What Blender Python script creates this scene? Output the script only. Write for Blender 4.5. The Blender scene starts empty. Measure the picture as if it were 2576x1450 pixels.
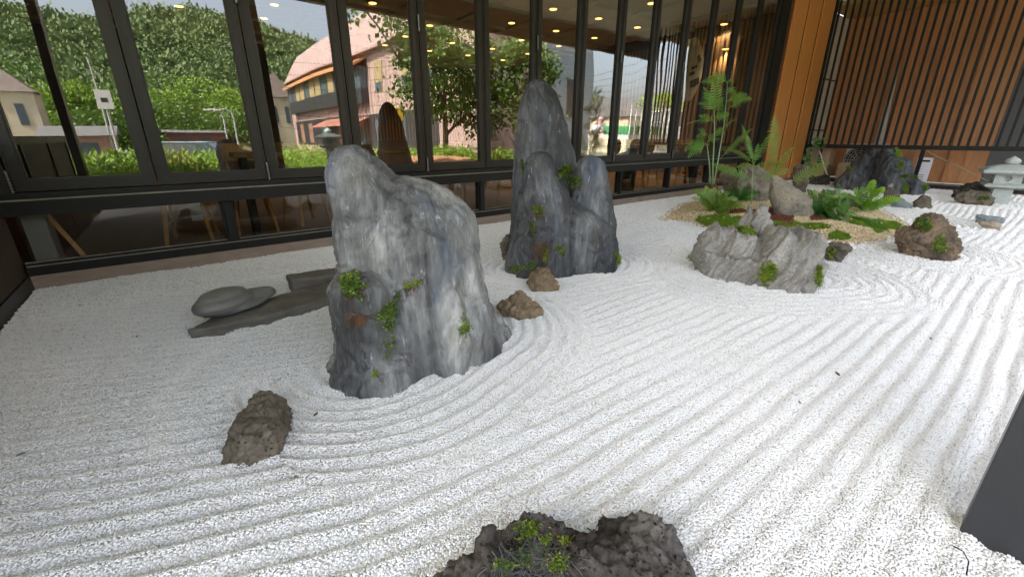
import bpy, bmesh, math, random
import numpy as np
from mathutils import Vector, Matrix
from mathutils.bvhtree import BVHTree

# ------------------------------------------------------------------ camera, light, exposure
S = bpy.context.scene
COL = S.collection
R = math.radians
H = 1.2                                   # eye height above the gravel
TH = math.atan(.3577); YAW = R(52.3); F = 1070.0
CT, ST = math.cos(TH), math.sin(TH)
D = 5.12                                  # distance from the camera to the window wall

cd = bpy.data.cameras.new('camera'); cam = bpy.data.objects.new('camera', cd); COL.objects.link(cam)
cam.location = (0, 0, H)
cam.rotation_euler = (R(90) - TH, 0, YAW - R(90))
cd.sensor_width = 36; cd.lens = 36 * F / 2575; cd.clip_start = .05; cd.clip_end = 2000
S.camera = cam

SUN_AZ = (-.95, .15); SUN_EL = R(50)      # towards the sun
w = bpy.data.worlds.new('World'); S.world = w; w.use_nodes = True
nt = w.node_tree
sky = nt.nodes.new('ShaderNodeTexSky'); sky.sky_type = 'NISHITA'; sky.sun_disc = False
sky.sun_elevation = SUN_EL; sky.sun_rotation = math.atan2(SUN_AZ[0], SUN_AZ[1])
sky.air_density = 1.0; sky.dust_density = 5.0; sky.ozone_density = 1.0
bg = nt.nodes['Background']; bg.inputs['Strength'].default_value = .15
hz = nt.nodes.new('ShaderNodeHueSaturation'); hz.inputs['Saturation'].default_value = .54; hz.inputs['Value'].default_value = 1.0
nt.links.new(sky.outputs[0], hz.inputs['Color']); nt.links.new(hz.outputs[0], bg.inputs[0])
sd = bpy.data.lights.new('sun', 'SUN'); sun = bpy.data.objects.new('sun', sd); COL.objects.link(sun)
sd.energy = 4.6; sd.angle = R(.5); sd.color = (1, .95, .87)
sv = Vector((SUN_AZ[0], SUN_AZ[1], 0)).normalized() * math.cos(SUN_EL) + Vector((0, 0, math.sin(SUN_EL)))
sun.rotation_euler = sv.to_track_quat('Z', 'Y').to_euler()
S.view_settings.view_transform = 'Standard'; S.view_settings.look = 'None'
S.view_settings.exposure = 2.8; S.view_settings.gamma = 1
S.render.engine = 'CYCLES'
S.cycles.max_bounces = 10; S.cycles.transparent_max_bounces = 16; S.cycles.diffuse_bounces = 4
S.cycles.glossy_bounces = 4

rng = np.random.default_rng(7)
rnd = random.Random(5)

# ------------------------------------------------------------------ pixel helpers (photo measured at 2575 x 1450)
def ray(x, y):
    r = x - 1287.5; u = 725 - y
    up = u * CT - F * ST; fw = F * CT + u * ST
    return np.array([fw * math.cos(YAW) + r * math.sin(YAW), fw * math.sin(YAW) - r * math.cos(YAW), up])
def gnd(x, y, z=0.):
    d = ray(x, y); return d * ((z - H) / d[2]) + np.array([0, 0, H])
def atY(x, y, Y):
    d = ray(x, y); return d * (Y / d[1]) + np.array([0, 0, H])
def atX(x, y, X):
    d = ray(x, y); return d * (X / d[0]) + np.array([0, 0, H])
def mir(x, y, Yv):                         # a thing seen in the window glass: its real place in front of the wall
    p = atY(x, y, Yv); p[1] = 2 * D - p[1]; return p
def reg(ox, oy, s, pts):                   # enlarged-crop measurements to photo pixels
    return [((ox + p[0] / s) * .64375, (oy + p[1] / s) * .64375) for p in pts]
def rows_reg(ox, oy, s, rows):
    return [((oy + y / s) * .64375, (ox + a / s) * .64375, (ox + b / s) * .64375) for y, a, b in rows]

# ------------------------------------------------------------------ noise
def _hash(i, j, k, seed):
    n = (i * 374761393 + j * 668265263 + k * 2147483647 + seed * 1274126177) & 0xffffffff
    n = ((n ^ (n >> 13)) * 1274126177) & 0xffffffff
    n = ((n ^ (n >> 16)) * 2246822519) & 0xffffffff
    return ((n ^ (n >> 15)) & 0xffffff) / float(0xffffff) * 2 - 1
def vnoise(p, seed=0):
    p = np.asarray(p, float); i = np.floor(p).astype(np.int64); f = p - i
    f = f * f * f * (f * (f * 6 - 15) + 10); out = 0
    for a in (0, 1):
        wa = f[:, 0] if a else 1 - f[:, 0]
        for b in (0, 1):
            wb = f[:, 1] if b else 1 - f[:, 1]
            for c in (0, 1):
                wc = f[:, 2] if c else 1 - f[:, 2]
                out = out + wa * wb * wc * _hash(i[:, 0] + a, i[:, 1] + b, i[:, 2] + c, seed)
    return out
def fbm(p, octv=4, seed=0, gain=.5):
    p = np.asarray(p, float); s = 0; a = 1
    for o in range(octv):
        s = s + a * vnoise(p * 2 ** o + 17.3 * o, seed + o); a *= gain
    return s
def ridged(p, octv=4, seed=0, gain=.5):
    p = np.asarray(p, float); s = 0; a = 1
    for o in range(octv):
        s = s + a * (1 - 2 * np.abs(vnoise(p * 2 ** o + 9.1 * o, seed + o))); a *= gain
    return s
def worley(p, seed=0):
    p = np.asarray(p, float); i = np.floor(p).astype(np.int64); best = np.full(len(p), 9.)
    for a in (-1, 0, 1):
        for b in (-1, 0, 1):
            for c in (-1, 0, 1):
                q = i + np.array([a, b, c])
                pt = q + np.stack([.5 + .45 * _hash(q[:, 0], q[:, 1], q[:, 2], seed + s) for s in (1, 2, 3)], 1)
                best = np.minimum(best, ((p - pt) ** 2).sum(1))
    return np.sqrt(best)

# ------------------------------------------------------------------ object helpers
def thing(name, label, cat, loc=(0, 0, 0), group=None, rz=0):
    o = bpy.data.objects.new(name, None); COL.objects.link(o); o.empty_display_size = .1
    o.location = loc; o.rotation_euler = (0, 0, rz)
    return tag(o, label, cat, group)
def tag(o, label=None, cat=None, group=None, kind=None):
    if label: o['label'] = label
    if cat: o['category'] = cat
    if group: o['group'] = group
    if kind: o['kind'] = kind
    return o
def link(name, me, parent=None, loc=None):
    o = bpy.data.objects.new(name, me); COL.objects.link(o)
    if parent is not None: o.parent = parent
    if loc is not None: o.location = loc
    return o
def mesh_np(name, v, f, mat=None, smooth=False):
    me = bpy.data.meshes.new(name)
    me.from_pydata(np.asarray(v).tolist(), [], f.tolist() if isinstance(f, np.ndarray) else f)
    if mat: me.materials.append(mat)
    if smooth: me.polygons.foreach_set('use_smooth', [True] * len(me.polygons))
    me.update(); return me
def copy_tree(o, parent=None):
    c = o.copy(); COL.objects.link(c)
    if parent is not None: c.parent = parent
    for ch in list(o.children): copy_tree(ch, c)
    return c

class MB:
    def __init__(s): s.v = []; s.f = []
    def add(s, v, f):
        n = len(s.v); s.v += [tuple(map(float, p)) for p in v]; s.f += [tuple(i + n for i in q) for q in f]; return s
    def box(s, x0, x1, y0, y1, z0, z1, b=0.0):
        if b <= 0:
            v = [(x, y, z) for z in (z0, z1) for y in (y0, y1) for x in (x0, x1)]
            return s.add(v, [(0, 2, 3, 1), (4, 5, 7, 6), (0, 1, 5, 4), (2, 6, 7, 3), (0, 4, 6, 2), (1, 3, 7, 5)])
        bm = bmesh.new(); bmesh.ops.create_cube(bm, size=1)
        for q in bm.verts:
            q.co = Vector(((x0 + x1) / 2 + q.co.x * (x1 - x0), (y0 + y1) / 2 + q.co.y * (y1 - y0), (z0 + z1) / 2 + q.co.z * (z1 - z0)))
        bmesh.ops.bevel(bm, geom=list(bm.edges), offset=b, segments=1, affect='EDGES')
        bm.verts.index_update()
        s.add([q.co for q in bm.verts], [[q.index for q in p.verts] for p in bm.faces]); bm.free(); return s
    def bar(s, p, q, wd, h, up=(0, 0, 1)):
        p, q = Vector(p), Vector(q); d = (q - p).normalized(); u = Vector(up)
        a = d.cross(u)
        if a.length < 1e-4: a = d.cross(Vector((1, 0, 0)))
        a.normalize(); b = a.cross(d)
        v = [e + a * i * wd / 2 + b * j * h / 2 for e in (p, q) for j in (-1, 1) for i in (-1, 1)]
        return s.add(v, [(0, 2, 3, 1), (4, 5, 7, 6), (0, 1, 5, 4), (2, 6, 7, 3), (0, 4, 6, 2), (1, 3, 7, 5)])
    def tube(s, pts, rad, n=8, cap=True):
        pts = [Vector(p) for p in pts]; m = len(pts)
        rad = [rad] * m if not hasattr(rad, '__len__') else rad
        v = []; f = []; a = None
        for i, p in enumerate(pts):
            t = (pts[min(i + 1, m - 1)] - pts[max(i - 1, 0)]).normalized()
            if a is None:
                a = t.orthogonal().normalized()
            a = (a - t * a.dot(t)).normalized(); b = t.cross(a)
            for k in range(n):
                g = 2 * math.pi * k / n; v.append(p + (a * math.cos(g) + b * math.sin(g)) * rad[i])
        for i in range(m - 1):
            for k in range(n):
                f.append((i * n + k, i * n + (k + 1) % n, (i + 1) * n + (k + 1) % n, (i + 1) * n + k))
        if cap: f.append(tuple(range(n))[::-1]); f.append(tuple((m - 1) * n + k for k in range(n)))
        return s.add(v, f)
    def lathe(s, prof, n=24, c=(0, 0, 0), sq=None):
        v = []; f = []
        for r, z in prof:
            for k in range(n):
                g = 2 * math.pi * (k + .5) / n
                v.append((c[0] + r * math.cos(g), c[1] + r * math.sin(g), c[2] + z))
        for i in range(len(prof) - 1):
            for k in range(n): f.append((i * n + k, i * n + (k + 1) % n, (i + 1) * n + (k + 1) % n, (i + 1) * n + k))
        f.append(tuple(range(n))[::-1]); f.append(tuple((len(prof) - 1) * n + k for k in range(n)))
        return s.add(v, f)
    def prism(s, poly, z0, z1):
        n = len(poly)
        v = [(x, y, z0) for x, y in poly] + [(x, y, z1) for x, y in poly]
        f = [tuple(range(n))[::-1], tuple(range(n, 2 * n))] + [(i, (i + 1) % n, n + (i + 1) % n, n + i) for i in range(n)]
        return s.add(v, f)
    def mesh(s, name, mat, smooth=False):
        return mesh_np(name, s.v, s.f, mat, smooth)
    def obj(s, name, mat, parent=None, smooth=False, loc=None):
        return link(name, s.mesh(name, mat, smooth), parent, loc)

# ------------------------------------------------------------------ materials
def _new(name):
    m = bpy.data.materials.new(name); m.use_nodes = True
    n = m.node_tree.nodes; b = n['Principled BSDF']; return m, m.node_tree, n, b
def ramp(nt, fac, stops):
    r = nt.nodes.new('ShaderNodeValToRGB'); e = r.color_ramp.elements
    while len(e) < len(stops): e.new(.5)
    for q, (p, c) in zip(e, stops):
        q.position = p; q.color = (*c, 1) if len(c) == 3 else c
    nt.links.new(fac, r.inputs[0]); return r.outputs[0]
def mix(nt, fac, a, b, mode='MIX'):
    m = nt.nodes.new('ShaderNodeMix'); m.data_type = 'RGBA'; m.blend_type = mode
    for i, q in ((0, fac), (6, a), (7, b)):
        if hasattr(q, 'is_linked'): nt.links.new(q, m.inputs[i])
        elif i == 0: m.inputs[0].default_value = q
        else: m.inputs[i].default_value = (*q, 1)
    return m.outputs[2]
def coords(nt, scale=(1, 1, 1), rot=(0, 0, 0), src='Object'):
    t = nt.nodes.new('ShaderNodeTexCoord'); m = nt.nodes.new('ShaderNodeMapping')
    m.inputs['Scale'].default_value = scale; m.inputs['Rotation'].default_value = rot
    nt.links.new(t.outputs[src], m.inputs[0]); return m.outputs[0]
def ntex(nt, vec, scale, detail=4, rough=.55, dist=0):
    t = nt.nodes.new('ShaderNodeTexNoise'); t.inputs['Scale'].default_value = scale
    t.inputs['Detail'].default_value = detail; t.inputs['Roughness'].default_value = rough
    t.inputs['Distortion'].default_value = dist; nt.links.new(vec, t.inputs['Vector']); return t.outputs[0]
def vtex(nt, vec, scale, feat='F1', out='Distance'):
    t = nt.nodes.new('ShaderNodeTexVoronoi'); t.feature = feat; t.inputs['Scale'].default_value = scale
    nt.links.new(vec, t.inputs['Vector']); return t.outputs[out]
def bump(nt, b, h, strength=.5, dist=.01):
    n = nt.nodes.new('ShaderNodeBump'); n.inputs['Strength'].default_value = strength; n.inputs['Distance'].default_value = dist
    nt.links.new(h, n.inputs['Height'])
    if b.inputs['Normal'].is_linked: nt.links.new(b.inputs['Normal'].links[0].from_socket, n.inputs['Normal'])
    nt.links.new(n.outputs[0], b.inputs['Normal'])
def pm(name, c1, c2=None, scale=6, stretch=(1, 1, 1), rough=.6, bmp=0, bscale=30, bdist=.004, detail=5, spec=.5, metal=0, rnd_var=0, rot=(0, 0, 0), coat=0):
    m, nt, n, b = _new(name)
    c2 = c2 or tuple(x * .7 for x in c1)
    v = coords(nt, stretch, rot)
    col = ramp(nt, ntex(nt, v, scale, detail), [(.3, c1), (.7, c2)])
    if rnd_var:
        oi = n.new('ShaderNodeObjectInfo')
        col = mix(nt, 1.0, col, ramp(nt, oi.outputs['Random'], [(0, (1 - rnd_var,) * 3), (1, (1 + rnd_var,) * 3)]), 'MULTIPLY')
    nt.links.new(col, b.inputs['Base Color'])
    b.inputs['Roughness'].default_value = rough; b.inputs['Metallic'].default_value = metal
    b.inputs['Specular IOR Level'].default_value = spec
    if bmp: bump(nt, b, ntex(nt, v, bscale, 4), bmp, bdist)
    return m
def wood(name, c1, c2, along='z', scale=7, rough=.45, rnd_var=.12, stretch=14):
    st = {'z': (stretch, stretch, 1), 'x': (1, stretch, stretch), 'y': (stretch, 1, stretch)}[along]
    m, nt, n, b = _new(name); v = coords(nt, st)
    g = ntex(nt, v, scale * .45, 7, .65, .8)
    col = ramp(nt, g, [(.3, c1), (.5, tuple((x + y) / 2 for x, y in zip(c1, c2))), (.68, c2)])
    oi = n.new('ShaderNodeObjectInfo')
    col = mix(nt, 1.0, col, ramp(nt, oi.outputs['Random'], [(0, (1 - rnd_var,) * 3), (1, (1 + rnd_var,) * 3)]), 'MULTIPLY')
    nt.links.new(col, b.inputs['Base Color']); b.inputs['Roughness'].default_value = rough
    bump(nt, b, g, .25, .002); return m
def emit(name, c, st):
    m, nt, n, b = _new(name); b.inputs['Base Color'].default_value = (*c, 1)
    b.inputs['Emission Color'].default_value = (*c, 1); b.inputs['Emission Strength'].default_value = st; return m

def m_painted_rock(name, dark, mid, light, blue=.25, white=.5, ochre=.2):
    m, nt, n, b = _new(name)
    va = coords(nt, (1, 1, .16), (.10, .22, 0)); vb = coords(nt); vc = coords(nt, (1, 1, .35), (.35, .2, 0))
    wash = ramp(nt, ntex(nt, vc, 2.0, 4, .55, 1.2), [(.36, dark), (.5, mid), (.62, light)])
    st = ramp(nt, ntex(nt, va, 7.5, 7, .58, 1.4), [(.32, (.42,) * 3), (.5, (1,) * 3), (.66, (1.5,) * 3)])
    base = mix(nt, 1.0, wash, st, 'MULTIPLY')
    s2 = ramp(nt, ntex(nt, va, 30, 6, .6, .8), [(.3, (.78,) * 3), (.7, (1.22,) * 3)])
    base = mix(nt, 1.0, base, s2, 'MULTIPLY')
    bl = ramp(nt, ntex(nt, vc, 2.9, 5, .6, .5), [(.55, (0, 0, 0)), (.68, (blue,) * 3)])
    base = mix(nt, bl, base, (.075, .115, .19))
    oc = ramp(nt, ntex(nt, vb, 3.1, 5, .6, 1.0), [(.56, (0, 0, 0)), (.70, (ochre,) * 3)])
    base = mix(nt, oc, base, (.17, .155, .085))
    dk = ramp(nt, ntex(nt, va, 6.5, 7, .66, 1.4), [(.30, (.85,) * 3), (.40, (0, 0, 0))])
    base = mix(nt, dk, base, tuple(x * .35 for x in dark))
    fl = ramp(nt, ntex(nt, va, 34, 9, .75, .4), [(.585, (0, 0, 0)), (.66, (white,) * 3)])
    sel = ramp(nt, ntex(nt, vb, 4.2, 4, .6, .6), [(.42, (0, 0, 0)), (.60, (1, 1, 1))])
    base = mix(nt, mix(nt, 1.0, fl, sel, 'MULTIPLY'), base, (.55, .60, .68))
    nt.links.new(base, b.inputs['Base Color']); b.inputs['Roughness'].default_value = .55
    b.inputs['Specular IOR Level'].default_value = .4
    bump(nt, b, ntex(nt, va, 16, 8, .62, .9), .8, .03); bump(nt, b, ntex(nt, vb, 60, 5, .6), .35, .005)
    return m
def m_porous(name, c1, c2, c3, hole=38, holes=.75, hb=.9):
    m, nt, n, b = _new(name)
    v = coords(nt)
    base = ramp(nt, ntex(nt, v, 5, 6, .6, .6), [(.3, c1), (.5, c2), (.7, c3)])
    fine = ramp(nt, ntex(nt, v, 60, 6, .7), [(.3, (.6,) * 3), (.7, (1.25,) * 3)])
    base = mix(nt, 1.0, base, fine, 'MULTIPLY')
    vo = vtex(nt, v, hole); 
    hs = ramp(nt, vo, [(.16, (1, 1, 1)), (.30, (0, 0, 0))])
    sel = ramp(nt, ntex(nt, v, hole * .35, 2), [(.46, (0, 0, 0)), (.56, (holes,) * 3)])
    pit = mix(nt, 1.0, hs, sel, 'MULTIPLY')
    base = mix(nt, pit, base, tuple(x * .25 for x in c1))
    nt.links.new(base, b.inputs['Base Color']); b.inputs['Roughness'].default_value = .85
    b.inputs['Specular IOR Level'].default_value = .25
    inv = n.new('ShaderNodeMath'); inv.operation = 'SUBTRACT'; inv.inputs[0].default_value = 1; nt.links.new(pit, inv.inputs[1])
    bump(nt, b, inv.outputs[0], hb, .008); bump(nt, b, ntex(nt, v, 45, 8, .7), .7, .012)
    return m
def m_leaf(name, c1, c2, trans=.35, rough=.5, scale=3):
    m, nt, n, b = _new(name)
    col = ramp(nt, ntex(nt, coords(nt), scale, 3), [(.3, c1), (.7, c2)])
    nt.links.new(col, b.inputs['Base Color']); b.inputs['Roughness'].default_value = rough
    t = n.new('ShaderNodeBsdfTranslucent'); nt.links.new(col, t.inputs[0])
    ms = n.new('ShaderNodeMixShader'); ms.inputs[0].default_value = trans
    nt.links.new(b.outputs[0], ms.inputs[1]); nt.links.new(t.outputs[0], ms.inputs[2])
    nt.links.new(ms.outputs[0], n['Material Output'].inputs[0]); return m
def m_glass(name, ior=2.4, tint=(.80, .81, .76), wav=.012):
    m, nt, n, b = _new(name); n.remove(b)
    g = n.new('ShaderNodeBsdfGlossy'); g.inputs['Roughness'].default_value = .0; g.inputs['Color'].default_value = (.95, .97, .96, 1)
    t = n.new('ShaderNodeBsdfTransparent'); t.inputs[0].default_value = (*tint, 1)
    fr = n.new('ShaderNodeFresnel'); fr.inputs['IOR'].default_value = ior
    ge = n.new('ShaderNodeNewGeometry'); iv = n.new('ShaderNodeMath'); iv.operation = 'SUBTRACT'; iv.inputs[0].default_value = 1; nt.links.new(ge.outputs['Backfacing'], iv.inputs[1])
    mu = n.new('ShaderNodeMath'); mu.operation = 'MULTIPLY'; nt.links.new(fr.outputs[0], mu.inputs[0]); nt.links.new(iv.outputs[0], mu.inputs[1])
    ms = n.new('ShaderNodeMixShader'); nt.links.new(mu.outputs[0], ms.inputs[0])
    nt.links.new(t.outputs[0], ms.inputs[1]); nt.links.new(g.outputs[0], ms.inputs[2])
    bn = n.new('ShaderNodeBump'); bn.inputs['Strength'].default_value = .35; bn.inputs['Distance'].default_value = wav
    nt.links.new(ntex(nt, coords(nt, (1, 1, .6)), 1.1, 1), bn.inputs['Height'])
    nt.links.new(bn.outputs[0], g.inputs['Normal'])
    nt.links.new(ms.outputs[0], n['Material Output'].inputs[0]); return m

M = {}
M['frame'] = pm('black_metal', (.0075, .0073, .0070), (.010, .0096, .0092), 3, spec=.3, rough=.5, bmp=.1, bscale=200, bdist=.0005)
M['frame2'] = pm('brown_black_metal', (.0155, .0130, .0112), (.020, .0168, .0145), 3, spec=.35, rough=.42)
M['bead'] = pm('dusty_bead', (.27, .25, .20), (.16, .145, .12), 12, (1, 1, 1), rough=.8)
M['kerb'] = pm('kerb_concrete', (.30, .235, .19), (.23, .18, .145), 5, (1, 1, 4), rough=.85, bmp=.4, bscale=60)
M['glass'] = m_glass('window_glass')
M['lowglass'] = m_glass('low_glass', 1.9, (.85, .84, .80))
M['orange_wood'] = wood('orange_timber', (.66, .285, .085), (.48, .185, .050), 'z', 6, .38, .04)
M['brown_wood'] = wood('brown_timber', (.62, .30, .13), (.42, .185, .075), 'z', 6, .5, .12)
M['dark_board'] = wood('dark_board', (.060, .042, .030), (.040, .028, .020), 'y', 5, .6, .1, 8)
M['slate'] = pm('slate_wall', (.14, .14, .155), (.10, .10, .112), 40, rough=.8, bmp=.6, bscale=120)
M['ply'] = wood('plywood', (.55, .36, .13), (.42, .26, .09), 'y', 5, .6, .05, 6)
M['white_panel'] = pm('white_panel', (.70, .68, .60), (.62, .60, .52), 4, rough=.5)
M['interior'] = pm('interior_dark', (.10, .075, .055), (.07, .052, .040), 3, rough=.7)
M['int_floor'] = wood('interior_floor', (.12, .065, .040), (.075, .040, .026), 'x', 5, .35, .05, 5)
M['int_ceil'] = pm('interior_ceiling', (.48, .48, .42), (.40, .40, .35), 2, rough=.8)
M['pine'] = wood('pine', (.62, .36, .13), (.50, .27, .085), 'z', 7, .45, .08, 8)
M['oak'] = wood('oak_top', (.30, .16, .065), (.22, .11, .045), 'x', 6, .35, .05, 8)
M['rock_big'] = m_painted_rock('painted_rock', (.085, .087, .090), (.175, .177, .177), (.31, .31, .30), .55, .7, .4)
M['rock_peaks'] = m_painted_rock('dark_painted_rock', (.032, .034, .038), (.068, .071, .077), (.125, .13, .138), .6, .7, .2)
M['rock_back'] = m_painted_rock('slate_painted_rock', (.035, .038, .043), (.07, .075, .083), (.12, .127, .138), .2, .5, .05)
M['lava'] = m_porous('lava_stone', (.090, .074, .058), (.165, .140, .108), (.22, .182, .132), 55, .8)
M['lava_tan'] = m_porous('tan_lava', (.16, .112, .068), (.26, .19, .12), (.32, .24, .155), 70, .6)
M['lava_dark'] = m_porous('dark_lava', (.036, .031, .027), (.078, .068, .060), (.18, .162, .145), 60, .8, 1.0)
M['lava_mix'] = m_porous('mixed_lava', (.045, .040, .036), (.17, .125, .085), (.26, .19, .12), 45, .7)
M['karst'] = m_porous('karst_stone', (.20, .185, .165), (.30, .285, .26), (.40, .385, .36), 40, .35, .5)
M['granite'] = m_porous('angular_stone', (.17, .15, .12), (.28, .25, .20), (.38, .33, .25), 45, .25, .4)
M['slab'] = pm('slab_stone', (.105, .095, .084), (.18, .165, .145), 7, (1, 1, 3), .7, .9, 40, .008, 8)
M['smooth_stone'] = pm('smooth_stone', (.23, .21, .185), (.12, .122, .128), 4, (1, 1, 5), .45, .3, 30, .004, 7)
M['bluestone'] = pm('blue_stone', (.14, .17, .19), (.24, .27, .28), 9, (1, 1, 2), .7, .8, 40, .006, 7)
M['sandstone'] = pm('sand_stone', (.36, .29, .20), (.22, .20, .17), 8, (1, 1, 2), .8, .8, 40, .006, 7)
M['lantern'] = pm('lantern_granite', (.46, .50, .47), (.36, .40, .38), 18, (1, 1, 1), .75, .5, 120, .003, 8)
M['moss'] = m_leaf('moss', (.12, .22, .012), (.20, .31, .022), .2, .8, 12)
M['creeper'] = m_leaf('creeper_leaf', (.17, .27, .020), (.34, .42, .04), .3, .5, 25)
M['creeper_dk'] = m_leaf('creeper_leaf_dark', (.055, .11, .030), (.12, .19, .035), .25, .5, 25)
M['root'] = pm('brown_root', (.17, .085, .045), (.10, .055, .03), 20, rough=.8)
M['greyroot'] = pm('grey_root', (.16, .15, .15), (.10, .09, .09), 20, rough=.8)
M['fern'] = m_leaf('fern_leaf', (.15, .33, .055), (.25, .46, .10), .35, .4, 6)
M['fern_dk'] = m_leaf('fern_leaf_dark', (.035, .14, .022), (.085, .23, .035), .3, .4, 6)
M['fern_lt'] = m_leaf('fern_leaf_bright', (.15, .33, .018), (.24, .42, .03), .35, .4, 6)
M['fern_ol'] = m_leaf('fern_leaf_olive', (.15, .26, .03), (.26, .36, .05), .35, .4, 6)
M['stem'] = pm('fern_stem', (.16, .30, .10), (.30, .42, .25), 4, (1, 1, .3), .4)
M['bark'] = pm('bark_chip', (.16, .045, .020), (.075, .022, .012), 3, rough=.8, rnd_var=.45)
M['stump'] = pm('fern_stump', (.14, .06, .03), (.06, .025, .012), 30, rough=.9)

# ------------------------------------------------------------------ raked gravel bed
def seg_dist(x, y, a, b):
    ax, ay = a; bx, by = b; dx, dy = bx - ax, by - ay
    t = np.clip(((x - ax) * dx + (y - ay) * dy) / (dx * dx + dy * dy + 1e-9), 0, 1)
    return np.hypot(x - ax - t * dx, y - ay - t * dy)
RINGS = [((.72, 2.22), (1.22, 2.36), 1.0), ((2.55, 3.0), (3.15, 2.95), .95), ((3.95, 1.65), (4.35, 1.35), .95),
         ((6.25, .85), (6.4, .85), .85), ((7.0, 2.6), (8.6, 2.1), 1.55), ((12.1, .85), (12.2, .9), .7), ((12.6, 2.7), (13.2, 2.5), 1.2)]
PITCH = .086
def rake_z(x, y):
    sh = x.shape; x = x.ravel(); y = y.ravel()
    q = np.stack([x, y, 0 * x], 1)
    wob = vnoise(q * .9, 3) * .026 + vnoise(q * 4.1, 4) * .008
    u = -(x - .45) / .33
    fx = .43 * .33 * np.logaddexp(0, u)
    ph = y - fx * 1.0 + .05 * np.sin(x * .8) * np.clip((x - 1.5) / 3, 0, 1)
    ph = ph * .93
    best = np.full(x.shape, 0.0); amp = np.ones_like(x)
    for a, b, r1 in RINGS:
        d = seg_dist(x, y, a, b) + wob * .6
        inside = (d - r1)
        m = inside < best
        if r1 == 1.0: m &= (x + .22 * (y - 1.5) > .14) & ((x > .62) | (y < 2.3))
        ph = np.where(m, d, ph); best = np.where(m, inside, best)
        amp = np.minimum(amp, np.clip(np.abs(inside) / .07, .35, 1))
    t = (ph + wob) / PITCH
    s = .5 + .5 * np.cos(2 * np.pi * t)
    depth = .0165 * (.85 + .45 * vnoise(q * .9, 8)) * amp
    depth *= np.clip(1.2 - .18 * np.clip(y - 2.8, 0, 3), .7, 1.15) * (1 + .75 * np.clip((.75 - x) / .7, 0, 1))
    z = -depth * (1 - s ** .8) + .008 * vnoise(q * 2.2, 11)
    z += .004 * vnoise(q * 23, 5)
    return z.reshape(sh)
GX0, GX1, GY0, GY1 = -1.11, 14.6, -.30, 5.115
nx, ny = 700, 260
gx = np.linspace(GX0, 1, nx) if False else GX0 + (GX1 - GX0) * np.linspace(0, 1, nx) ** 1.25
gy = np.linspace(GY0, GY1, ny)
GX, GY = np.meshgrid(gx, gy)
GZ = rake_z(GX, GY)
idx = np.arange(nx * ny).reshape(ny, nx)
gf = np.stack([idx[:-1, :-1], idx[:-1, 1:], idx[1:, 1:], idx[1:, :-1]], -1).reshape(-1, 4)

m, nt_, n_, b_ = _new('gravel_ground')
v_ = coords(nt_)
cell = vtex(nt_, v_, 115, 'F1', 'Color'); dist = vtex(nt_, v_, 115)
sep = n_.new('ShaderNodeSeparateColor'); nt_.links.new(cell, sep.inputs[0])
c_ = ramp(nt_, sep.outputs[0], [(0, (.62, .60, .57)), (.5, (.78, .77, .755)), (1, (.86, .86, .855))])
c_ = mix(nt_, ramp(nt_, dist, [(.45, (0, 0, 0)), (.75, (.8,) * 3)]), c_, (.66, .65, .63))
nt_.links.new(c_, b_.inputs['Base Color']); b_.inputs['Roughness'].default_value = .7
inv = n_.new('ShaderNodeMath'); inv.operation = 'SUBTRACT'; inv.inputs[0].default_value = 1; nt_.links.new(dist, inv.inputs[1])
bump(nt_, b_, inv.outputs[0], .9, .009)
M['gravel'] = m
o = link('gravel_bed', mesh_np('gravel_bed', np.stack([GX, GY, GZ - .004], -1).reshape(-1, 3), gf, M['gravel'], True)); tag(o, kind='structure')

def m_pebble(name, stops, rough=.55):
    m, nt, n, b = _new(name); oi = n.new('ShaderNodeObjectInfo')
    c = ramp(nt, oi.outputs['Random'], stops)
    nt.links.new(c, b.inputs['Base Color']); b.inputs['Roughness'].default_value = rough
    b.inputs['Specular IOR Level'].default_value = .4; return m
M['pebble'] = m_pebble('white_pebble', [(0, (.52, .47, .42)), (.04, (.70, .64, .55)), (.09, (.80, .79, .775)), (.5, (.86, .86, .855)), (.95, (.90, .90, .905)), (1, (.74, .72, .70))])
M['tan_pebble'] = m_pebble('tan_pebble', [(0, (.34, .25, .14)), (.3, (.52, .40, .23)), (.7, (.62, .50, .31)), (1, (.70, .60, .42))], .7)

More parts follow.
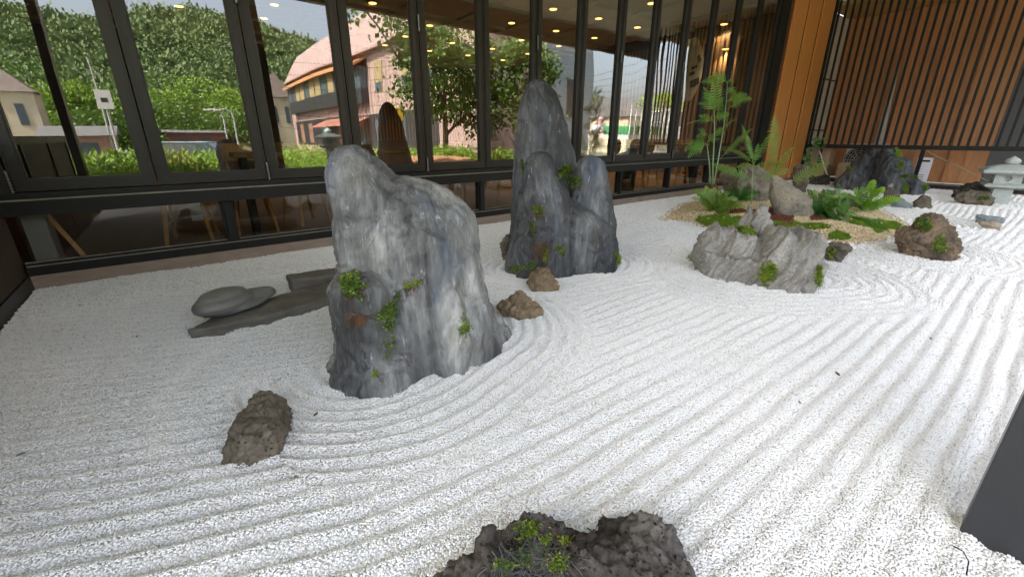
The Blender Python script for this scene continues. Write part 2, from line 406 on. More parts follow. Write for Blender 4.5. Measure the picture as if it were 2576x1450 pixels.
def scatter(name, pts, rot, scl, mat, sub=2, shape='ico'):
    me = bpy.data.meshes.new(name); me.vertices.add(len(pts)); me.vertices.foreach_set('co', np.asarray(pts, np.float32).ravel())
    for nm, arr in (('rot', rot), ('scl', scl)):
        a = me.attributes.new(nm, 'FLOAT_VECTOR', 'POINT'); a.data.foreach_set('vector', np.asarray(arr, np.float32).ravel())
    me.materials.append(mat)
    g = bpy.data.node_groups.new(name, 'GeometryNodeTree')
    g.interface.new_socket('Geometry', in_out='INPUT', socket_type='NodeSocketGeometry')
    g.interface.new_socket('Geometry', in_out='OUTPUT', socket_type='NodeSocketGeometry')
    gi = g.nodes.new('NodeGroupInput'); go = g.nodes.new('NodeGroupOutput')
    if shape == 'ico':
        ic = g.nodes.new('GeometryNodeMeshIcoSphere'); ic.inputs['Radius'].default_value = 1; ic.inputs['Subdivisions'].default_value = sub
    else:
        ic = g.nodes.new('GeometryNodeMeshCube'); ic.inputs['Size'].default_value = (2, 2, 2)
    sm = g.nodes.new('GeometryNodeSetShadeSmooth'); sm.inputs['Shade Smooth'].default_value = shape == 'ico'
    g.links.new(ic.outputs['Mesh'], sm.inputs['Geometry'])
    st = g.nodes.new('GeometryNodeSetMaterial'); st.inputs['Material'].default_value = mat
    g.links.new(sm.outputs[0], st.inputs['Geometry'])
    ip = g.nodes.new('GeometryNodeInstanceOnPoints'); g.links.new(gi.outputs[0], ip.inputs['Points']); g.links.new(st.outputs[0], ip.inputs['Instance'])
    for nm, sk in (('rot', 'Rotation'), ('scl', 'Scale')):
        na = g.nodes.new('GeometryNodeInputNamedAttribute'); na.data_type = 'FLOAT_VECTOR'; na.inputs['Name'].default_value = nm
        g.links.new(na.outputs['Attribute'], ip.inputs[sk])
    g.links.new(ip.outputs[0], go.inputs[0])
    o = link(name, me); md = o.modifiers.new('pebbles', 'NODES'); md.node_group = g
    return tag(o, kind='stuff')

def in_poly(x, y, poly):
    ins = np.zeros(x.shape, bool); n = len(poly)
    for i in range(n):
        x0, y0 = poly[i]; x1, y1 = poly[(i + 1) % n]
        c = ((y0 > y) != (y1 > y)); t = (x1 - x0) * (y - y0) / ((y1 - y0) + 1e-12) + x0
        ins ^= c & (x < t)
    return ins
def edge_dist(x, y, poly):
    d = np.full(x.shape, 9.)
    for i in range(len(poly)): d = np.minimum(d, seg_dist(x, y, poly[i], poly[(i + 1) % len(poly)]))
    return d

ISLE_PX = [(1668, 552), (1722, 514), (1790, 497), (1900, 484), (2040, 482), (2130, 494), (2200, 522), (2286, 574), (2250, 586), (2200, 604), (2110, 611), (2060, 598), (1985, 602), (1880, 578), (1785, 573), (1740, 556)]
ISLE = [tuple(gnd(*p)[:2]) for p in ISLE_PX]
def isle_z(x, y):
    d = np.where(in_poly(x, y, ISLE), edge_dist(x, y, ISLE), -edge_dist(x, y, ISLE))
    q = np.stack([x.ravel(), y.ravel(), 0 * x.ravel()], 1)
    t = np.clip((d + .05) / .9, 0, 1)
    return -.02 + .12 * (t * (2 - t)) + .012 * fbm(q * 3, 3, 2).reshape(x.shape)

def visible_band(x, y, pad=.45):               # keep to ground the lens could see, with a margin for a side step
    f = x * math.cos(YAW) + y * math.sin(YAW); r = x * math.sin(YAW) - y * math.cos(YAW)
    return (np.abs(r) < 1.27 * (f * CT + 1.2 * ST) + pad) & (f > .35)
def pebble_field(x0, x1, y0, y1, sp, size, keep):
    n1, n2 = int((x1 - x0) / sp), int((y1 - y0) / sp)
    a, b = np.meshgrid(np.arange(n1), np.arange(n2)); a = a.ravel() * sp + x0 + (b.ravel() % 2) * sp / 2; b = b.ravel() * sp + y0
    a = a + rng.uniform(-.42, .42, a.size) * sp; b = b + rng.uniform(-.42, .42, b.size) * sp
    k = keep(a, b); a, b = a[k], b[k]
    z = rake_z(a, b) + rng.uniform(-.12, .12, a.size) * size
    n = a.size; s = size * rng.uniform(.72, 1.25, n)
    scl = np.stack([s * rng.uniform(.9, 1.28, n), s * rng.uniform(.8, 1.02, n), s * rng.uniform(.5, .75, n)], 1)
    rot = np.stack([rng.uniform(-.5, .5, n), rng.uniform(-.5, .5, n), rng.uniform(0, 6.28, n)], 1)
    return np.stack([a, b, z], 1), rot, scl
dd = lambda x, y: np.hypot(x, y)
not_isle = lambda x, y: ~(in_poly(x, y, ISLE) & (edge_dist(x, y, ISLE) > .12))
A = pebble_field(-1.1, 4.6, -.3, 5.08, .0071, .0041, lambda x, y: visible_band(x, y) & (dd(x, y) < 4.3))
B = pebble_field(-1.1, 14.5, -.3, 5.08, .0125, .0068, lambda x, y: visible_band(x, y) & (dd(x, y) >= 4.25) & not_isle(x, y))
P, Ro, Sc = [np.concatenate(q) for q in zip(A, B)]
scatter('white_gravel', P, Ro, Sc, M['pebble'])
tag(bpy.data.objects['white_gravel'], 'loose white marble pebbles raked into curved furrows', 'gravel')

# outside ground: a strip of soil, then a bank that runs to the horizon (seen in the window glass)
gm = pm('outside_ground', (.20, .19, .16), (.13, .14, .07), .35, rough=.9, bmp=.5, bscale=4, bdist=.05)
prof = [(60, -.2), (-.6, -.2), (-.62, -.03), (-.9, .28), (-6, .28), (-9, -.5), (-600, -.5)]
mb = MB(); mb.v = [(x, y, z) for y, z in prof for x in (-400, 400)]
mb.f = [(2 * i, 2 * i + 2, 2 * i + 3, 2 * i + 1)[::-1] for i in range(len(prof) - 1)]
tag(mb.obj('ground', gm), kind='structure')
soil = pm('damp_soil', (.030, .024, .019), (.07, .055, .04), 25, rough=.95, bmp=1, bscale=60, bdist=.02)
tag(MB().box(-1.1, 14.6, -.62, -.305, -.06, -.012).obj('soil_strip', soil), kind='structure')

# ------------------------------------------------------------------ cafe building: windows, kerb, roof
cafe = thing('cafe_building', 'dark timber and glass cafe with black folding window leaves', 'building', (5.4, D, 0))
def cpart(mb, name, mat, smooth=False, parent=None):
    q = parent or cafe
    o = mb.obj(name, mat, q, smooth)
    base = Vector(cafe.location) + (Vector(q.location) if parent else Vector((0, 0, 0)))
    o.data.transform(Matrix.Translation(-base)); return o
X0, X1 = -1.116, 11.95
ZT = 4.75
kp = [X0, 1.35, 4.0, 7.1, 9.4, 14.6]
for a, b in zip(kp, kp[1:]):
    cpart(MB().box(a + .002, b - .002, D - .012, D + .3, -.05, .098, .006), 'kerb_stone', M['kerb'])
cpart(MB().box(X0, X1, D - .004, D + .09, .099, .175).box(X0, X1, D + .012, D + .08, .176, .207), 'base_rail', M['frame'])
cpart(MB().box(X0, X1, D - .001, D + .010, .1755, .183), 'dusty_bead', M['bead'])
cpart(MB().box(X0, X1, D + .004, D + .02, .2075, .214), 'dusty_bead', M['bead'])
cpart(MB().box(X0, X1, D - .075, D + .1, .603, .716), 'sill_beam', M['frame'])
cpart(MB().box(X0, X1, D - .0755, D - .04, .7165, .726), 'dusty_bead', M['bead'])
cpart(MB().box(X0, X1, D - .039, D + .1, .7165, .775), 'door_track', M['frame'])
lowx = [X0] + [-1.165 + 1.525 * k for k in range(1, 9)] + [X1]
post_me = None
for i, x in enumerate(lowx[1:-1]):
    if post_me is None:
        post_me = MB().box(-.032, .032, -.025, .09, .2, .61).box(-.055, -.034, .0, .08, .2, .61).box(.034, .055, .0, .08, .2, .61).mesh('low_mullion', M['frame'])
    link('low_mullion', post_me, cafe, (x - 5.4, 0, 0))
for a, b in zip(lowx, lowx[1:]):
    cpart(MB().box(a + .04, b - .04, D + .03, D + .036, .205, .605), 'low_glass_pane', M['lowglass'])
# folding leaves
LW = .902; ST_ = .088; Z0, Z1 = .783, ZT - .05
lf = MB()
lf.box(.006, ST_, -.03, .03, Z0, Z1).box(LW - ST_, LW - .006, -.03, .03, Z0, Z1)
lf.box(ST_, LW - ST_, -.03, .03, Z0, Z0 + .085).box(ST_, LW - ST_, -.03, .03, Z1 - .085, Z1)
lf.box(ST_ + .0, ST_ + .014, -.019, -.001, Z0 + .085, Z1 - .085).box(LW - ST_ - .014, LW - ST_, -.019, -.001, Z0 + .085, Z1 - .085)
lf.box(ST_ + .014, LW - ST_ - .014, -.019, -.001, Z0 + .085, Z0 + .097)
lf.box(.022, .028, -.036, -.0301, Z0, Z1).box(LW - .028, LW - .022, -.036, -.0301, Z0, Z1)
leaf_me = lf.mesh('window_leaf', M['frame2'])
pane_me = MB().box(ST_ + .004, LW - ST_ - .004, 0, .006, Z0 + .08, Z1 - .08).mesh('glass_pane', M['glass'])
hm = MB()
hm.box(-.016, .016, -.0501, -.037, -.09, .09)
hinge_me = hm.mesh('hinge', M['frame'])
pm_ = pm('hinge_steel', (.22, .22, .22), (.16, .16, .16), 5, rough=.4, metal=.6)
hk = MB().lathe([(.004, -.086)] + [q for k in range(-3, 4) for q in ((.006, k * .024 - .005), (.0098, k * .024 - .004), (.0098, k * .024 + .004), (.006, k * .024 + .005))] + [(.004, .086)], 8, (0, -.052, 0))
knuckle_me = hk.mesh('hinge_pin', pm_)
for k in range(-1, 13):
    x = -.121 + LW * k
    l = link('window_leaf', leaf_me, cafe, (x - 5.4, .02, 0))
    link('glass_pane', pane_me, l)
    if k % 2 == 1 or k == -1:
        for zc in (.86, 2.42, 4.0):
            link('hinge', hinge_me, l, (0, 0, zc)); link('hinge_pin', knuckle_me, l, (0, 0, zc))
cpart(MB().box(X0, -.121 - LW - .003, D - .03, D + .09, .7765, ZT), 'end_jamb', M['frame2'])
cpart(MB().box(-.121 + LW * 13 + .003, X1 + .06, D - .05, D + .09, .099, ZT), 'end_jamb', M['frame'])
# orange timber boards of the pier
M['groove_shade'] = pm('painted_groove_shade', (.12, .045, .015), (.09, .034, .012), 5, rough=.7)  # dark strip over each board joint, coloured to stand for shade in the groove
bx = [12.02, 12.82, 13.62, 14.45]
for a, b in zip(bx, bx[1:]):
    cpart(MB().box(a + .012, b - .012, D - .10, D + .09, .10, ZT, .006), 'timber_board', M['orange_wood'])
    cpart(MB().box(a - .022, a + .022, D - .1035, D + .08, .10, ZT - .001), 'groove_shade_strip', M['groove_shade']); cpart(MB().box(a + .05, a + .10, D - .128, D - .1005, .10, ZT, .004), 'board_batten', M['orange_wood'])
cpart(MB().box(14.4525, 14.60, D - .12, D + .1, .0, ZT), 'corner_post', M['frame'])
# porch roof, eave beam, posts
roofm = pm('pale_fill_soffit', (.56, .55, .53), (.48, .47, .45), 2, (1, 6, 1), rough=.7)  # unseen soffit made pale to bounce fill light onto the garden
cpart(MB().box(-7, 16.85, -1.77, D + 13.2, ZT + .004, ZT + .28), 'porch_roof', roofm)  # overhang stretched left to block the sun and forward to cut sky light
cpart(MB().box(-7, 16.85, -1.80, -1.60, 4.125, ZT), 'eave_beam', M['frame'])
def roof_post(x):
    cpart(MB().box(x, x + .12, -.40, -.068, -.06, ZT, .004), 'roof_post', M['post'])
M['post'] = pm('post_metal', (.020, .021, .024), (.028, .029, .032), 6, rough=.35, bmp=.15, bscale=90, bdist=.001)
roof_post(1.777); roof_post(-1.26)
# interior shell
cpart(MB().box(-7, 12.4, D + .31, D + 13, -.04, .10), 'interior_floor', M['int_floor'])
cpart(MB().box(-7, 12.4, D + .12, D + 13, 4.02, 4.1), 'interior_ceiling', M['int_ceil'])
for k in range(8):
    cpart(MB().box(-7, 12.4, D + 2.55 + k * 1.55, D + 2.7 + k * 1.55, 3.95, 4.018), 'ceiling_beam', M['int_ceil'])
for k in range(9):
    cpart(MB().box(-1.2 + k * 1.55, -1.05 + k * 1.55, D + .3, D + 12.9, 3.955, 4.014), 'ceiling_beam', M['int_ceil'])
cpart(MB().box(-7, 12.4, D + 13, D + 13.2, -.04, 4.1), 'interior_wall', M['interior'])
cpart(MB().box(12.4, 12.6, D + .1, D + 13.2, -.04, ZT), 'interior_wall', M['interior'])
cpart(MB().box(-7.2, -7, D - .1, D + 13.2, -.04, ZT), 'interior_wall', M['interior'])
cpart(MB().box(-7, X0 - .03, D, D + .1, -.04, ZT), 'interior_wall', M['interior'])
slat_me = MB().box(-.03, .03, 0, .05, 1.0, 3.7).mesh('wall_slat', wood('slat_timber', (.30, .17, .07), (.2, .11, .045), 'z', 6, .5, .15))
for k in range(46):
    link('wall_slat', slat_me, cafe, (6.0 + k * .14 - 5.4, 12.92, 0))
for k in range(30):
    l = link('wall_slat', slat_me, cafe, (12.34 - 5.4, 1.2 + k * .14, 0)); l.rotation_euler[2] = R(90)
# low side wall on the left
sw = thing('side_wall', 'low brown boarded screen with black frame beside the windows', 'screen', (-1.15, 3.6, 0))
def tpart(t, mb, name, mat, smooth=False):
    o = mb.obj(name, mat, t, smooth); o.data.transform(Matrix.Translation(-Vector(t.location))); return o
for y0 in (1.2, 2.55, 3.9):
    tpart(sw, MB().box(-1.165, -1.135, y0 + .03, min(y0 + 1.319, 5.1), .10, 1.12), 'board_panel', M['dark_board'])
    tpart(sw, MB().box(-1.18, -1.117, y0 - .03, y0 + .029, -.03, 1.2), 'frame_post', M['frame2'])
tpart(sw, MB().box(-1.178, -1.12, 1.231, 5.1, -.03, .099), 'bottom_rail', M['frame2'])
tpart(sw, MB().box(-1.178, -1.12, 1.17, 5.1, 1.1205, 1.199), 'top_rail', M['frame2'])

# ------------------------------------------------------------------ end of the garden: bar screen, timber wall, slate wall
XS = 14.65
scr = thing('bar_screen', 'black metal screen of upright bars closing the garden end', 'screen', (XS, 2.4, 0))
tpart(scr, MB().box(XS - .03, XS + .03, -.2, 5.22, .885, .985), 'mid_rail', M['frame'])
tpart(scr, MB().box(XS - .03, XS + .03, -.2, 5.22, .0, .075), 'bottom_rail', M['frame'])
tpart(scr, MB().box(XS - .03, XS + .03, 5.221, 5.34, .0, ZT), 'side_post', M['frame'])
bar_me = MB().box(-.02, .02, -.024, .024, .986, ZT).mesh('upright_bar', M['frame'])
yb = 5.13
while yb > -.2:
    link('upright_bar', bar_me, scr, (0, yb - 2.4, 0)); yb -= .153
for y in (2.50, .05):
    tpart(scr, MB().box(XS - .025, XS + .025, y - .04, y + .04, .0755, .884), 'short_post', M['frame'])
wirem = pm('brace_wire', (.30, .25, .18), (.2, .16, .11), 9, rough=.6)
tpart(scr, MB().tube([(XS - .04, 2.45, .86), (XS - .04, 1.0, .12)], .011, 6), 'brace_wire', wirem)
tpart(scr, MB().tube([(XS - .04, 5.1, .86), (XS - .04, 3.7, .12)], .011, 6), 'brace_wire', wirem)
tpart(scr, MB().tube([(XS - .04, 2.55, .86), (XS - .04, 4.0, .12)], .011, 6), 'brace_wire', wirem)
tpart(scr, MB().box(XS - .05, XS + .25, -.2, 5.2, -.02, -.001), 'threshold', M['kerb'])
XW = 16.6
tw = thing('timber_wall', 'brown vertical timber board wall behind the black bar screen', 'wall', (XW, 3.4, 0))
yj = [atX((3100 + q / 2.0133) * .64375, 361, XW)[1] for q in (255, 470, 710, 965, 1255, 1570)]
yj[0] = 5.27
for i, (a, b) in enumerate(zip(yj, yj[1:])):
    tpart(tw, MB().box(XW, XW + .05, b + .004, a - .004, 0, 4.4, .004), 'timber_board', M['brown_wood'])
    tpart(tw, MB().box(XW - .11, XW - .001, a - .085, a - .006, 0, 4.4, .004), 'board_batten', M['brown_wood'])
    tpart(tw, MB().box(XW - .022, XW - .001, (a + b) / 2 - .07, (a + b) / 2 + .05, 0, 4.4, .004), 'board_batten', M['brown_wood'])
tpart(tw, MB().box(XW + .0515, XW + .2, yj[-1], 5.5, 0, ZT), 'back_wall', M['interior'])
slw = MB().box(XW + .051, XW + .2, -.15, yj[-1] - .004, -.03, 4.7).obj('slate_wall', M['slate']); tag(slw, 'dark grey rough rendered wall behind the stone lantern', 'wall')
tag(MB().box(XW - 1.85, XW - .002, -.15, 5.3, 4.405, 4.5).obj('plywood_ceiling', M['ply']), 'pale plywood ceiling over the yard behind the bars', 'ceiling')
ww = thing('white_wall', 'narrow cream panelled wall beside the timber boards', 'wall', (15.4, 5.35, 0))
for a, b in ((14.72, 15.3), (15.305, 15.9), (15.905, 16.54)):
    tpart(ww, MB().box(a, b, 5.31, 5.36, 0, 4.4, .003), 'wall_panel', M['white_panel'])
for z in (1.35, 2.75):
    tpart(ww, MB().box(14.7, 16.54, 5.30, 5.3095, z, z + .035), 'black_strip', M['frame'])
tag(MB().box(14.75, 16.6, -.2, 5.3, -.05, -.02).obj('yard_floor', pm('yard_concrete', (.22, .20, .18), (.15, .14, .13), 4, rough=.9)), kind='structure')

# ------------------------------------------------------------------ rocks
def stack(rows, base, depth, skew=0., pw=1.0, nang=56, nlev=44, zmin=-.06, dz=None, back=1.0, tip=.35, tilt=0.):
    """closed stack of rounded cross-sections whose outline, seen from the garden's front, follows the measured rows"""
    base = np.array(base[:2], float); nrm = base / np.hypot(*base); rt = np.array([nrm[1], -nrm[0]])
    q = []
    for y, a, b in rows:
        e = []
        for x in (a, b):
            d = ray(x, y); t = base.dot(nrm) / d[:2].dot(nrm); e.append((d[:2] * t - base).dot(rt)); z = d[2] * t + H
        q.append((z, e[0], e[1]))
    q.sort(); q = np.array(q); q = q[q[:, 0] > zmin + .002]
    q = np.vstack([[zmin, q[0, 1], q[0, 2]], q])
    u = np.linspace(0, 1, nlev); zl = zmin + (q[-1, 0] - zmin) * (1 - (1 - u) ** 1.35)
    sl = np.interp(zl, q[:, 0], q[:, 1]); sr = np.interp(zl, q[:, 0], q[:, 2])
    ker = np.array([.25, .5, .25])
    for _ in range(1):
        sl[1:-1] = np.convolve(sl, ker, 'valid'); sr[1:-1] = np.convolve(sr, ker, 'valid')
    hw = (sr - sl) / 2; c = (sr + sl) / 2; zt = q[-1, 0]
    zf = np.clip(zl / zt, 0, 1)
    if callable(depth): bd = np.array([depth(f, h) for f, h in zip(zf, hw)])
    else: bd = depth * hw
    v = []; ph = np.linspace(0, 2 * np.pi, nang, endpoint=False)
    cs, sn = np.cos(ph), np.sin(ph)
    cs_ = np.sign(cs) * np.abs(cs) ** pw; sn_ = np.sign(sn) * np.abs(sn) ** pw
    for i in range(nlev):
        dep = np.where(sn_ < 0, sn_, sn_ * back) * bd[i]
        lat = c[i] + cs_ * hw[i] + np.where(sn_ < 0, -sn_, 0) * skew * hw[i]
        dep = dep + tilt * zl[i]
        for l, d_ in zip(lat, dep): v.append((base[0] + rt[0] * l + nrm[0] * d_, base[1] + rt[1] * l + nrm[1] * d_, zl[i]))
    f = [tuple(range(nang))[::-1]]
    for i in range(nlev - 1):
        for k in range(nang): f.append((i * nang + k, i * nang + (k + 1) % nang, (i + 1) * nang + (k + 1) % nang, (i + 1) * nang + k))
    f.append(tuple((nlev - 1) * nang + k for k in range(nang)))
    return v, f
def ellip(c, r, rz=0, n=4, tilt=(0, 0)):
    bm = bmesh.new(); bmesh.ops.create_icosphere(bm, subdivisions=n, radius=1)
    mt = Matrix.Translation(c) @ Matrix.Rotation(rz, 4, 'Z') @ Matrix.Rotation(tilt[0], 4, 'X') @ Matrix.Rotation(tilt[1], 4, 'Y') @ Matrix.Diagonal((*r, 1))
    bm.transform(mt); v = [tuple(q.co) for q in bm.verts]; f = [tuple(q.index for q in p.verts) for p in bm.faces]; bm.free(); return v, f
def remesh(parts, voxel, smooth=2):
    mb = MB()
    for v, f in parts: mb.add(v, f)
    me = mb.mesh('tmp', None); o = bpy.data.objects.new('tmp', me); COL.objects.link(o)
    md = o.modifiers.new('r', 'REMESH'); md.mode = 'VOXEL'; md.voxel_size = voxel; md.adaptivity = 0
    if smooth:
        s2 = o.modifiers.new('s', 'SMOOTH'); s2.iterations = smooth; s2.factor = .5
    dg = bpy.context.evaluated_depsgraph_get(); ev = o.evaluated_get(dg); m2 = ev.to_mesh()
    v = np.empty(len(m2.vertices) * 3, np.float32); m2.vertices.foreach_get('co', v)
    f = [tuple(p.vertices) for p in m2.polygons]
    nn = np.empty(len(m2.vertices) * 3, np.float32); m2.vertices.foreach_get('normal', nn)
    ev.to_mesh_clear(); bpy.data.objects.remove(o); bpy.data.meshes.remove(me)
    return v.reshape(-1, 3).astype(float), f, nn.reshape(-1, 3).astype(float)
def hull(part, n, seed, jit=.0):
    rr = np.random.default_rng(seed); v = np.array(part[0]); k = rr.choice(len(v), n, replace=False)
    ex = [int(np.argmax(v @ d)) for d in rr.normal(size=(14, 3))]; k = np.unique(np.concatenate([k, ex]))
    bm = bmesh.new()
    for q in v[k] + rr.normal(size=(len(k), 3)) * jit: bm.verts.new(q)
    bmesh.ops.convex_hull(bm, input=bm.verts); bm.verts.index_update()
    for q in [q for q in bm.verts if not q.link_faces]: bm.verts.remove(q)
    bm.verts.index_update(); o = [tuple(q.co) for q in bm.verts], [tuple(q.index for q in p.verts) for p in bm.faces]; bm.free(); return o
BV = {}
def rock(name, parts, voxel, disp, mat, label, cat='rock', group=None, smooth=2, key=None, base=None):
    v, f, n = remesh(parts, voxel, smooth)
    if disp is not None:
        dv = disp(v, n)
        v = v + (n * dv[:, None] if dv.ndim == 1 else dv)
    lo = np.array([v[:, 0].mean(), v[:, 1].mean(), 0.]) if base is None else np.array([*base[:2], 0.])
    o = link(name, mesh_np(name, v - lo, f, mat, True), None, tuple(lo))
    tag(o, label, cat, group)
    if key: BV[key] = BVHTree.FromPolygons([Vector(q) for q in v], f)
    return o
def grooves(amp, fine, sz=.25, k=5, seed=1):
    def fn(v, n):
        p = v.copy(); wv = fbm(v * 2.0, 3, seed + 5)[:, None] * .35
        p = (p + wv) * np.array([k, k, k * sz])
        top = np.clip(n[:, 2], 0, 1)
        side = np.clip(1.25 - np.abs(n[:, 2]), .25, 1)
        d = (-np.abs(fbm(p, 3, seed)) * 1.3 + .5 + fbm(v * 2.3, 2, seed + 20) * .8) * amp * side
        fl_ = v.copy(); fl_[:, 0] += .25 * v[:, 2] + wv[:, 0] * .5; fl_[:, 1] += wv[:, 0] * .3
        st = fl_ * np.array([15, 15, 2.4])
        d = d + (-np.abs(fbm(st, 3, seed + 40, .5)) + .35) * fine * side
        cr = np.abs(vnoise((fl_ + .06 * fbm(v * 6, 2, seed + 50)[:, None]) * np.array([5, 5, 1.8]), seed + 51)); sel = vnoise(v * 3.1, seed + 52) > -.1
        d = d - np.clip(1 - cr / .045, 0, 1) * fine * 1.1 * sel
        cr2 = np.abs(vnoise((v + .05 * fbm(v * 7, 2, seed + 60)[:, None]) * np.array([3.5, 3.5, 6]), seed + 61)); sel2 = vnoise(v * 3.7 + 5, seed + 62) > .22
        d = d - np.clip(1 - cr2 / .05, 0, 1) * fine * 1.0 * sel2
        return d + fbm(v * 38, 3, seed + 3) * fine * .22
    return fn
def crags(amp, fine, k=6, seed=1, pit=0., cell=9, facet=0.):
    def fn(v, n):
        d = fbm(v * k, 4, seed) * amp + fbm(v * k * 6, 4, seed + 9, .65) * fine
        if facet: d = d + (worley(v * facet, seed + 2) - .5) * amp * 1.2
        if pit: d = d - np.clip(.42 - worley(v * cell, seed + 6), 0, 1) * pit
        return d
    return fn

# large pale grey rock
r1 = rows_reg(1200, 500, 1.3176, [(86, 205, 262), (96, 165, 295), (112, 140, 325), (150, 116, 372), (200, 108, 414), (235, 109, 452), (262, 112, 560), (292, 114, 685), (330, 120, 752), (400, 134, 822), (450, 140, 850), (520, 146, 872), (600, 156, 886), (700, 176, 906), (760, 172, 915), (850, 160, 938), (950, 150, 978), (1040, 135, 1020)])
b1 = (.98, 2.20)
rA = rows_reg(1200, 500, 1.3176, [(86, 205, 262), (96, 165, 295), (112, 140, 325), (150, 116, 368), (200, 108, 408), (240, 109, 438), (280, 113, 470), (340, 122, 500), (420, 136, 530), (520, 146, 570), (640, 160, 610), (760, 172, 640), (900, 155, 670), (1040, 135, 700)])
rB = rows_reg(1200, 500, 1.3176, [(248, 470, 500), (256, 430, 545), (268, 400, 610), (290, 370, 682), (330, 340, 748), (400, 320, 820), (450, 300, 848), (520, 280, 872), (600, 270, 886), (700, 260, 906), (800, 250, 925), (900, 240, 955), (980, 230, 990), (1040, 225, 1020)])
parts = [stack(rA, b1, lambda f, h: min(.40, h * (1.15 if f > .7 else 1.0)) * (1 - .15 * f), skew=-.05, pw=.95, zmin=-.08), stack(rB, b1, lambda f, h: min(.38, h * .85), skew=-.15, pw=.95, zmin=-.08)]
# ledge on its left flank and the two feet
lp = stack(rows_reg(1200, 500, 1.3176, [(745, 150, 330), (775, 112, 400), (820, 100, 420), (900, 112, 430), (1000, 134, 450), (1100, 150, 470), (1180, 120, 480), (1235, 112, 480)]), (.72, 2.02), 1.0, pw=.9)
ft = ellip((.70, 1.97, -.04), (.20, .16, .22), .5)
ft2 = ellip((1.36, 2.06, -.03), (.20, .17, .20), -.2)
ft3 = ellip((.55, 2.20, -.04), (.11, .12, .14), .2)
rib = ellip((1.02, 1.92, .25), (.10, .13, .42), .3, 4, (-.25, .12)); rib2 = ellip((1.22, 1.98, .3), (.10, .12, .45), .3, 4, (-.22, -.12))
rock('standing_rock', parts + [lp, ft, ft2, ft3, rib, rib2], .0135, grooves(.020, .016, .22, 3.4, 3), M['rock_big'], 'huge pale grey hunched standing rock with shoulder slope and green tufts', key='big', smooth=4, base=b1)

# dark three-peaked rock
Q2 = (1900, 250, 1.6117)
pa = stack(rows_reg(*Q2, [(96, 305, 345), (104, 285, 365), (122, 258, 384), (160, 236, 428), (200, 221, 452), (260, 206, 478), (330, 195, 496), (420, 182, 522), (520, 175, 545), (600, 171, 566), (700, 166, 590), (900, 156, 640), (1100, 150, 660), (1180, 150, 660)]), (2.85, 3.38), .72, pw=.95)
pb = stack(rows_reg(*Q2, [(549, 322, 378), (556, 290, 398), (575, 264, 412), (620, 247, 432), (700, 236, 470), (800, 205, 520), (900, 182, 545), (1000, 166, 570), (1100, 146, 580), (1200, 126, 590), (1270, 116, 590)]), (2.62, 2.96), .78, pw=.9)
pc = stack(rows_reg(*Q2, [(576, 640, 690), (584, 610, 715), (602, 580, 735), (650, 548, 752), (700, 545, 766), (800, 530, 790), (900, 515, 806), (1000, 500, 816), (1100, 490, 826), (1200, 480, 838)]), (3.08, 2.86), .80, pw=.9)
pd = stack(rows_reg(*Q2, [(840, 450, 520), (870, 420, 570), (910, 380, 640), (960, 310, 720), (1020, 230, 780), (1100, 170, 822), (1200, 132, 834), (1262, 120, 828)]), (2.88, 2.85), lambda f, h: min(.27, h * 1.1), pw=.95)
f4 = ellip((2.44, 2.86, -.02), (.16, .13, .14)); f5 = ellip((3.22, 2.68, -.02), (.16, .12, .16))
rib = ellip((2.62, 2.76, .3), (.09, .10, .40), .3, 4, (-.12, .05))
rock('peaked_rock', [pa, pb, pc, pd, f4, f5, rib], .0145, grooves(.013, .015, .20, 4, 13), M['rock_peaks'], 'tall dark grey rock with three rounded peaks and ferny cleft', key='peaks', smooth=4, base=(2.8, 3.0))

# low grey karst rock with thin upright fins
Q3 = (2550, 250, 1.5267)
cb = gnd(*reg(*Q3, [(640, 1230)])[0])[:2]
cb = (4.0, 1.62)
kb = np.array(cb); kn = kb / np.hypot(*kb); kr = np.array([kn[1], -kn[0]])
def kst(rows, off, dep): return stack(rows_reg(*Q3, rows), (cb[0] + kr[0] * 0 + kn[0] * off, cb[1] + kn[1] * off), dep, pw=.8, nlev=40, nang=56)
kparts = [kst([(962, 338, 400), (978, 325, 466), (1000, 305, 500), (1040, 268, 520), (1100, 242, 540), (1180, 226, 560), (1250, 235, 560)], .06, lambda f, h: min(.20, h * 1.1)),
          kst([(1008, 500, 600), (1030, 450, 640), (1080, 420, 660), (1150, 400, 690), (1280, 420, 700)], -.02, lambda f, h: min(.24, h * 1.1)),
          kst([(996, 770, 935), (1006, 738, 985), (1030, 702, 1010), (1100, 650, 1018), (1200, 600, 1018), (1300, 560, 1005), (1345, 600, 955)], -.10, lambda f, h: min(.25, h * 1.1)),
          kst([(1180, 250, 1000), (1230, 232, 1005), (1270, 260, 1000)], -.06, lambda f, h: .25),
          kst([(850, 574, 586), (866, 560, 592), (893, 540, 602), (930, 518, 618), (965, 496, 640), (1010, 492, 650), (1120, 500, 650)], .26, lambda f, h: .055),
          kst([(848, 650, 676), (856, 626, 690), (874, 614, 701), (905, 602, 701), (950, 592, 695), (1000, 590, 690), (1120, 590, 690)], .20, lambda f, h: .06),
          kst([(980, 688, 704), (990, 668, 732), (1012, 648, 742), (1060, 640, 710), (1140, 640, 700)], .08, lambda f, h: .06)]
